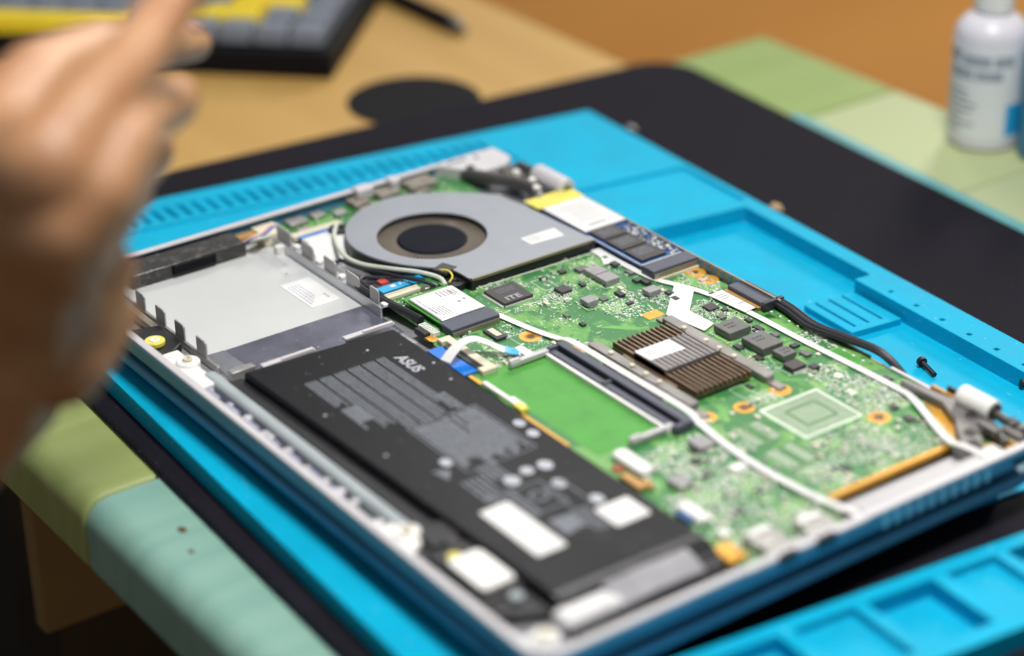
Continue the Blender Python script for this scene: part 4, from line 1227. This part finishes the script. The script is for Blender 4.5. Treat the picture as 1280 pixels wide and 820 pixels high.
# ================================================================== SMALL THINGS ON THE MAT AND PAD
def screw(name, loc, yaw, label):
    o = empty(name, loc, label, 'screw', 'loose black screws on the blue mat')
    q = B(); q.tube([(0, 0, 0), (1.8, 0, 0)], [2.0, 2.0], 18); q.tube([(-.5, 0, 0), (0, 0, 0)], [1.2, 2.0], 18); obj('screw_head', q, 'black', o, bevel=.15)
    q = B()
    pts = [(1.8 + .25 * i, 0, 0) for i in range(36)]
    q.tube(pts, [.85 + (.16 if i % 2 else 0) for i in range(36)], 12); obj('threaded_shank', q, 'black', o)
    o.location = Vector(loc) * S
    o.rotation_euler = (0, math.radians(6), yaw)
    return o


screw('screw', (226.8, 254.6, -24.7), -0.25, 'black screw lying on the blue tray floor right beside the silver laptop hinge')
screw('screw', (262.5, 271.6, -24.7), 0.9, 'black screw at the edge of the photo standing near the tray wall')
q = B(); q.tube([(81, 307, -26.9), (83, 308, -25.8), (85.5, 309, -26), (87, 310, -27)], [.8, 2.0, 1.9, .6], 10)
tag(obj('crumb', q, 'crumb'), 'tan wood crumb on the black pad beside the corner of the blue mat', 'crumb')
q = B(); q.tube([(-33, 317, -27.5), (-31, 318, -26.8), (-28, 319, -27.5)], [.5, 1.2, .4], 8)
tag(obj('crumb', q, 'dust'), 'pale grey fluff speck on the black pad behind the mat', 'crumb')

# ================================================================== BACKGROUND THINGS
q = B(); q.disc(-134, 260, 34, -30.97, -30.72, 48)
tag(obj('rubber_disc', q, 'kcase'), 'round black rubber disc on the plywood, half hidden under the black pad', 'rubber disc')
pen = empty('pen', (0, 0, 0), 'black pen lying on the plywood next to the keyboard', 'pen')
q = B(); q.tube([(-330, 334, -26.7), (-206, 334, -26.7)], 4.6, 16); obj('barrel', q, 'kcase', pen)
q = B(); q.tube([(-206, 334, -26.7), (-198, 334, -27.2), (-194, 334, -27.6)], [4.4, 2.6, .8], 16); obj('tip', q, 'darksteel', pen)

kb = empty('keyboard', (0, 0, 0), 'mechanical keyboard with grey and yellow keycaps in a black case', 'keyboard')
ux, vx = Vector((1, 1, 0)).normalized(), Vector((-1, 1, 0)).normalized()
KC = Vector((-185, 243, 0))


def kbox(b_, u0, u1, v0, v1, z0, z1, taper=0):
    P = []
    for z, t_ in ((z0, 0), (z1, taper)):
        for u, v in ((u0 + t_, v0 + t_), (u1 - t_, v0 + t_), (u1 - t_, v1 - t_), (u0 + t_, v1 - t_)):
            w_ = KC + ux * u + vx * v
            P.append((w_.x, w_.y, z))
    b_.add(P, [(3, 2, 1, 0), (4, 5, 6, 7), (0, 1, 5, 4), (1, 2, 6, 5), (2, 3, 7, 6), (3, 0, 4, 7)])


q = B(); kbox(q, -370, 0, 0, 125, -31.3, -16); obj('case', q, 'kcase', kb, bevel=2.0)
rows = [(4.5, [(-23.5, 18), (-42.5, 18), (-61.5, 18), (-85, 22), (-109, 22), (-229, 118), (-253, 22), (-277, 22), (-301, 22)]),
        (23.8, [(-23.5, 18), (-42.5, 18), (-96, 51)] + [(-115 - 19 * i, 18) for i in range(10)] + [(-335, 28)]),
        (43, [(-23.5, 18), (-42.5 - 23, 40)] + [(-85 - 19 * i, 18) for i in range(12)] + [(-335, 20)]),
        (62.2, [(-23.5, 18), (-42.5 - 9, 27)] + [(-71 - 19 * i, 18) for i in range(13)]),
        (81.4, [(-23.5, 18), (-42.5 - 19, 37)] + [(-81 - 19 * i, 18) for i in range(12)] + [(-335, 24)]),
        (102, [(-23.5 - 19 * i, 18) for i in range(16)])]
yellow_keys = {(0, 5), (1, 2), (2, 1), (5, 0)}
for ri, (v0, ks) in enumerate(rows):
    for ki, (u0, ww) in enumerate(ks):
        q = B(); kbox(q, u0, u0 + ww, v0, v0 + 17.6, -15.5, -7 + ri * .6, 1.2)
        obj('keycap', q, 'keyy' if (ri, ki) in yellow_keys else 'keyg', kb, bevel=1.0)


def lathe(b_, cx, cy, prof, n=40):
    vs = []
    for r_, z in prof:
        for i in range(n):
            a = 2 * math.pi * i / n
            vs.append((cx + r_ * math.cos(a), cy + r_ * math.sin(a), z))
    fs = []
    for k in range(len(prof) - 1):
        for i in range(n):
            j = (i + 1) % n
            fs.append((k * n + i, k * n + j, (k + 1) * n + j, (k + 1) * n + i))
    fs.append(tuple(range(n))[::-1]); fs.append(tuple(range((len(prof) - 1) * n, len(prof) * n)))
    b_.add(vs, fs)


def bottle(cx, cy, r_, body, cap, m1, label):
    o = empty('bottle', (0, 0, 0), label, 'bottle')
    q = B(); z = ZT + .1
    lathe(q, cx, cy, [(r_ - 2, z), (r_, z + 2), (r_, z + body - 6), (r_ - 1, z + body - 2.5), (r_ - 4, z + body + 1), (r_ * .5, z + body + 4), (r_ * .46, z + body + 9)])
    obj('bottle_body', q, m1, o)
    q = B(); lathe(q, cx, cy, [(r_ * .54, z + body + 5.5), (r_ * .54, z + body + cap - 1), (r_ * .48, z + body + cap), (r_ * .3, z + body + cap + 14), (.8, z + body + cap + 22)]); obj('cap', q, 'whitep', o)
    return o, z


BX, BY = 77.5, 447.0
bo, z = bottle(BX, BY, 17.2, 61, 18, 'frost', 'frosted clear bottle with a white printed label standing on the pale green plank')
q = B()
n = 40
a0, a1 = math.radians(-150), math.radians(45)
vs = []
for i in range(n + 1):
    a = a0 + (a1 - a0) * i / n
    for r_, zz in ((17.25, z + 6), (17.25, z + 51), (17.45, z + 51), (17.45, z + 6)): vs.append((BX + r_ * math.cos(a), BY + r_ * math.sin(a), zz))
q.add(vs, [(4 * i + k, 4 * i + 4 + k, 4 * i + 4 + (k + 1) % 4, 4 * i + (k + 1) % 4) for i in range(n) for k in range(4)])
lb = obj('paper_label', q, 'lab', bo)


def curved(b_, aa, ab, z0, z1, r_=17.55):
    k = max(2, int(abs(ab - aa) / 4))
    vs = []
    for i in range(k + 1):
        a = math.radians(aa + (ab - aa) * i / k)
        for rr, zz in ((r_ - .15, z0), (r_ - .15, z1), (r_, z1), (r_, z0)): vs.append((BX + rr * math.cos(a), BY + rr * math.sin(a), zz))
    b_.add(vs, [(4 * i + j, 4 * i + 4 + j, 4 * i + 4 + (j + 1) % 4, 4 * i + (j + 1) % 4) for i in range(k) for j in range(4)])


q = B()
for (aa, ab, z0, z1) in ((-125, -95, 44, 49), (-90, -45, 43, 48), (-40, -8, 43, 48), (-115, -72, 36, 41), (-68, -25, 36, 41)): curved(q, aa, ab, z + z0, z + z1)
obj('label_print', q, 'ink', lb)
q = B()
for k in range(7): curved(q, -122, -70 + R.uniform(-20, 20), z + 10 + k * 3.2, z + 11.2 + k * 3.2)
obj('label_print', q, 'inkgrey', lb)
q = B(); curved(q, -15, 25, z + 8, z + 24, 17.5); obj('label_patch', q, 'sky', lb)
bottle(110.2, 459.8, 17, 56, 20, 'bluebot', 'blue bottle at the right edge of the photo standing beside the frosted bottle')

# ================================================================== PERSON (hand and forearm)
def capsule(bm, p0, p1, r0, r1):
    p0, p1 = Vector(p0), Vector(p1)
    k = max(2, int((p1 - p0).length / 2.5))
    for i in range(k + 1):
        t_ = i / k
        m_ = Matrix.Translation(p0.lerp(p1, t_))
        bmesh.ops.create_icosphere(bm, subdivisions=2, radius=r0 + (r1 - r0) * t_, matrix=m_)


chains = [
    ([(184, -164, 45), (194, -130, 58), (201, -110, 79), (213, -101, 103), (239, -103, 136), (260, -109, 162)], [27, 27, 27, 25, 21, 18]),
    ([(271, -111, 167), (265, -95, 177), (255, -78, 182), (240, -60, 187), (230, -42, 196)], [16, 10, 8.6, 8, 7]),
    ([(275, -111, 153), (279, -101, 161), (272, -90, 168), (256, -78, 168), (229, -60, 156), (197, -38, 144), (189, -32, 142)], [15, 10.5, 9.2, 8.4, 8, 7.8, 7]),
    ([(254, -101, 136), (229, -78, 135), (200, -57, 128), (180, -40, 121), (172, -33, 120)], [12, 9, 8.2, 7.8, 6.6]),
    ([(251, -100, 131), (232, -82, 126), (203, -62, 118), (182, -46, 112)], [12, 8.4, 7.2, 6.2]),
    ([(220, -87, 97), (218, -69, 108)], [14, 5.2]),
    ([(223, -92, 87), (220, -71, 93)], [14, 5.2]),
    ([(241, -110, 146), (215, -99, 157), (194, -77, 160), (174, -50, 156), (153, -21, 145), (139, 0, 137)], [17, 13, 11.5, 9.6, 8.2, 6.4]),
]
bm = bmesh.new()
for pts_, rs_ in chains:
    for i in range(len(pts_) - 1): capsule(bm, pts_[i], pts_[i + 1], rs_[i], rs_[i + 1])
for v in bm.verts: v.co *= S
me = bpy.data.meshes.new('person')
bm.to_mesh(me); bm.free()
me.materials.append(K['skin'])
hand = bpy.data.objects.new('person', me)
COL.objects.link(hand)
md = hand.modifiers.new('remesh', 'REMESH'); md.mode = 'VOXEL'; md.voxel_size = 0.0014; md.use_smooth_shade = True
md = hand.modifiers.new('smooth', 'SMOOTH'); md.factor = 0.5; md.iterations = 10
tag(hand, "person's bare hand raised over the laptop, index finger pointing up, other fingers curled", 'person')


def nail(p_, d_, r_):
    q = B()
    p_, d_ = Vector(p_), Vector(d_).normalized()
    a = d_.cross(Vector((0, 0, 1))).normalized()
    up_ = a.cross(d_)
    vs = []
    for i in range(7):
        for j in range(7):
            u = (i / 6 - .5) * 2; v = (j / 6 - .5) * 2
            vs.append(p_ + d_ * u * r_ * .8 + a * v * r_ * .7 + up_ * (-(v * v) * r_ * .35 - max(0, u) ** 2 * r_ * .2))
    q.add(vs, [(i * 7 + j, (i + 1) * 7 + j, (i + 1) * 7 + j + 1, i * 7 + j + 1) for i in range(6) for j in range(6)])
    o = obj('fingernail', q, 'nail', hand)
    s_ = o.modifiers.new('thick', 'SOLIDIFY'); s_.thickness = .0006
    return o


nail((141, -2, 145), (-10, 13, -5), 6)
q = B(); q.tube([(189, -148, 51), (172, -205, 30), (139, -317, -54)], [30, 35, 44], 24); obj('sleeve', q, 'sleeve', hand)
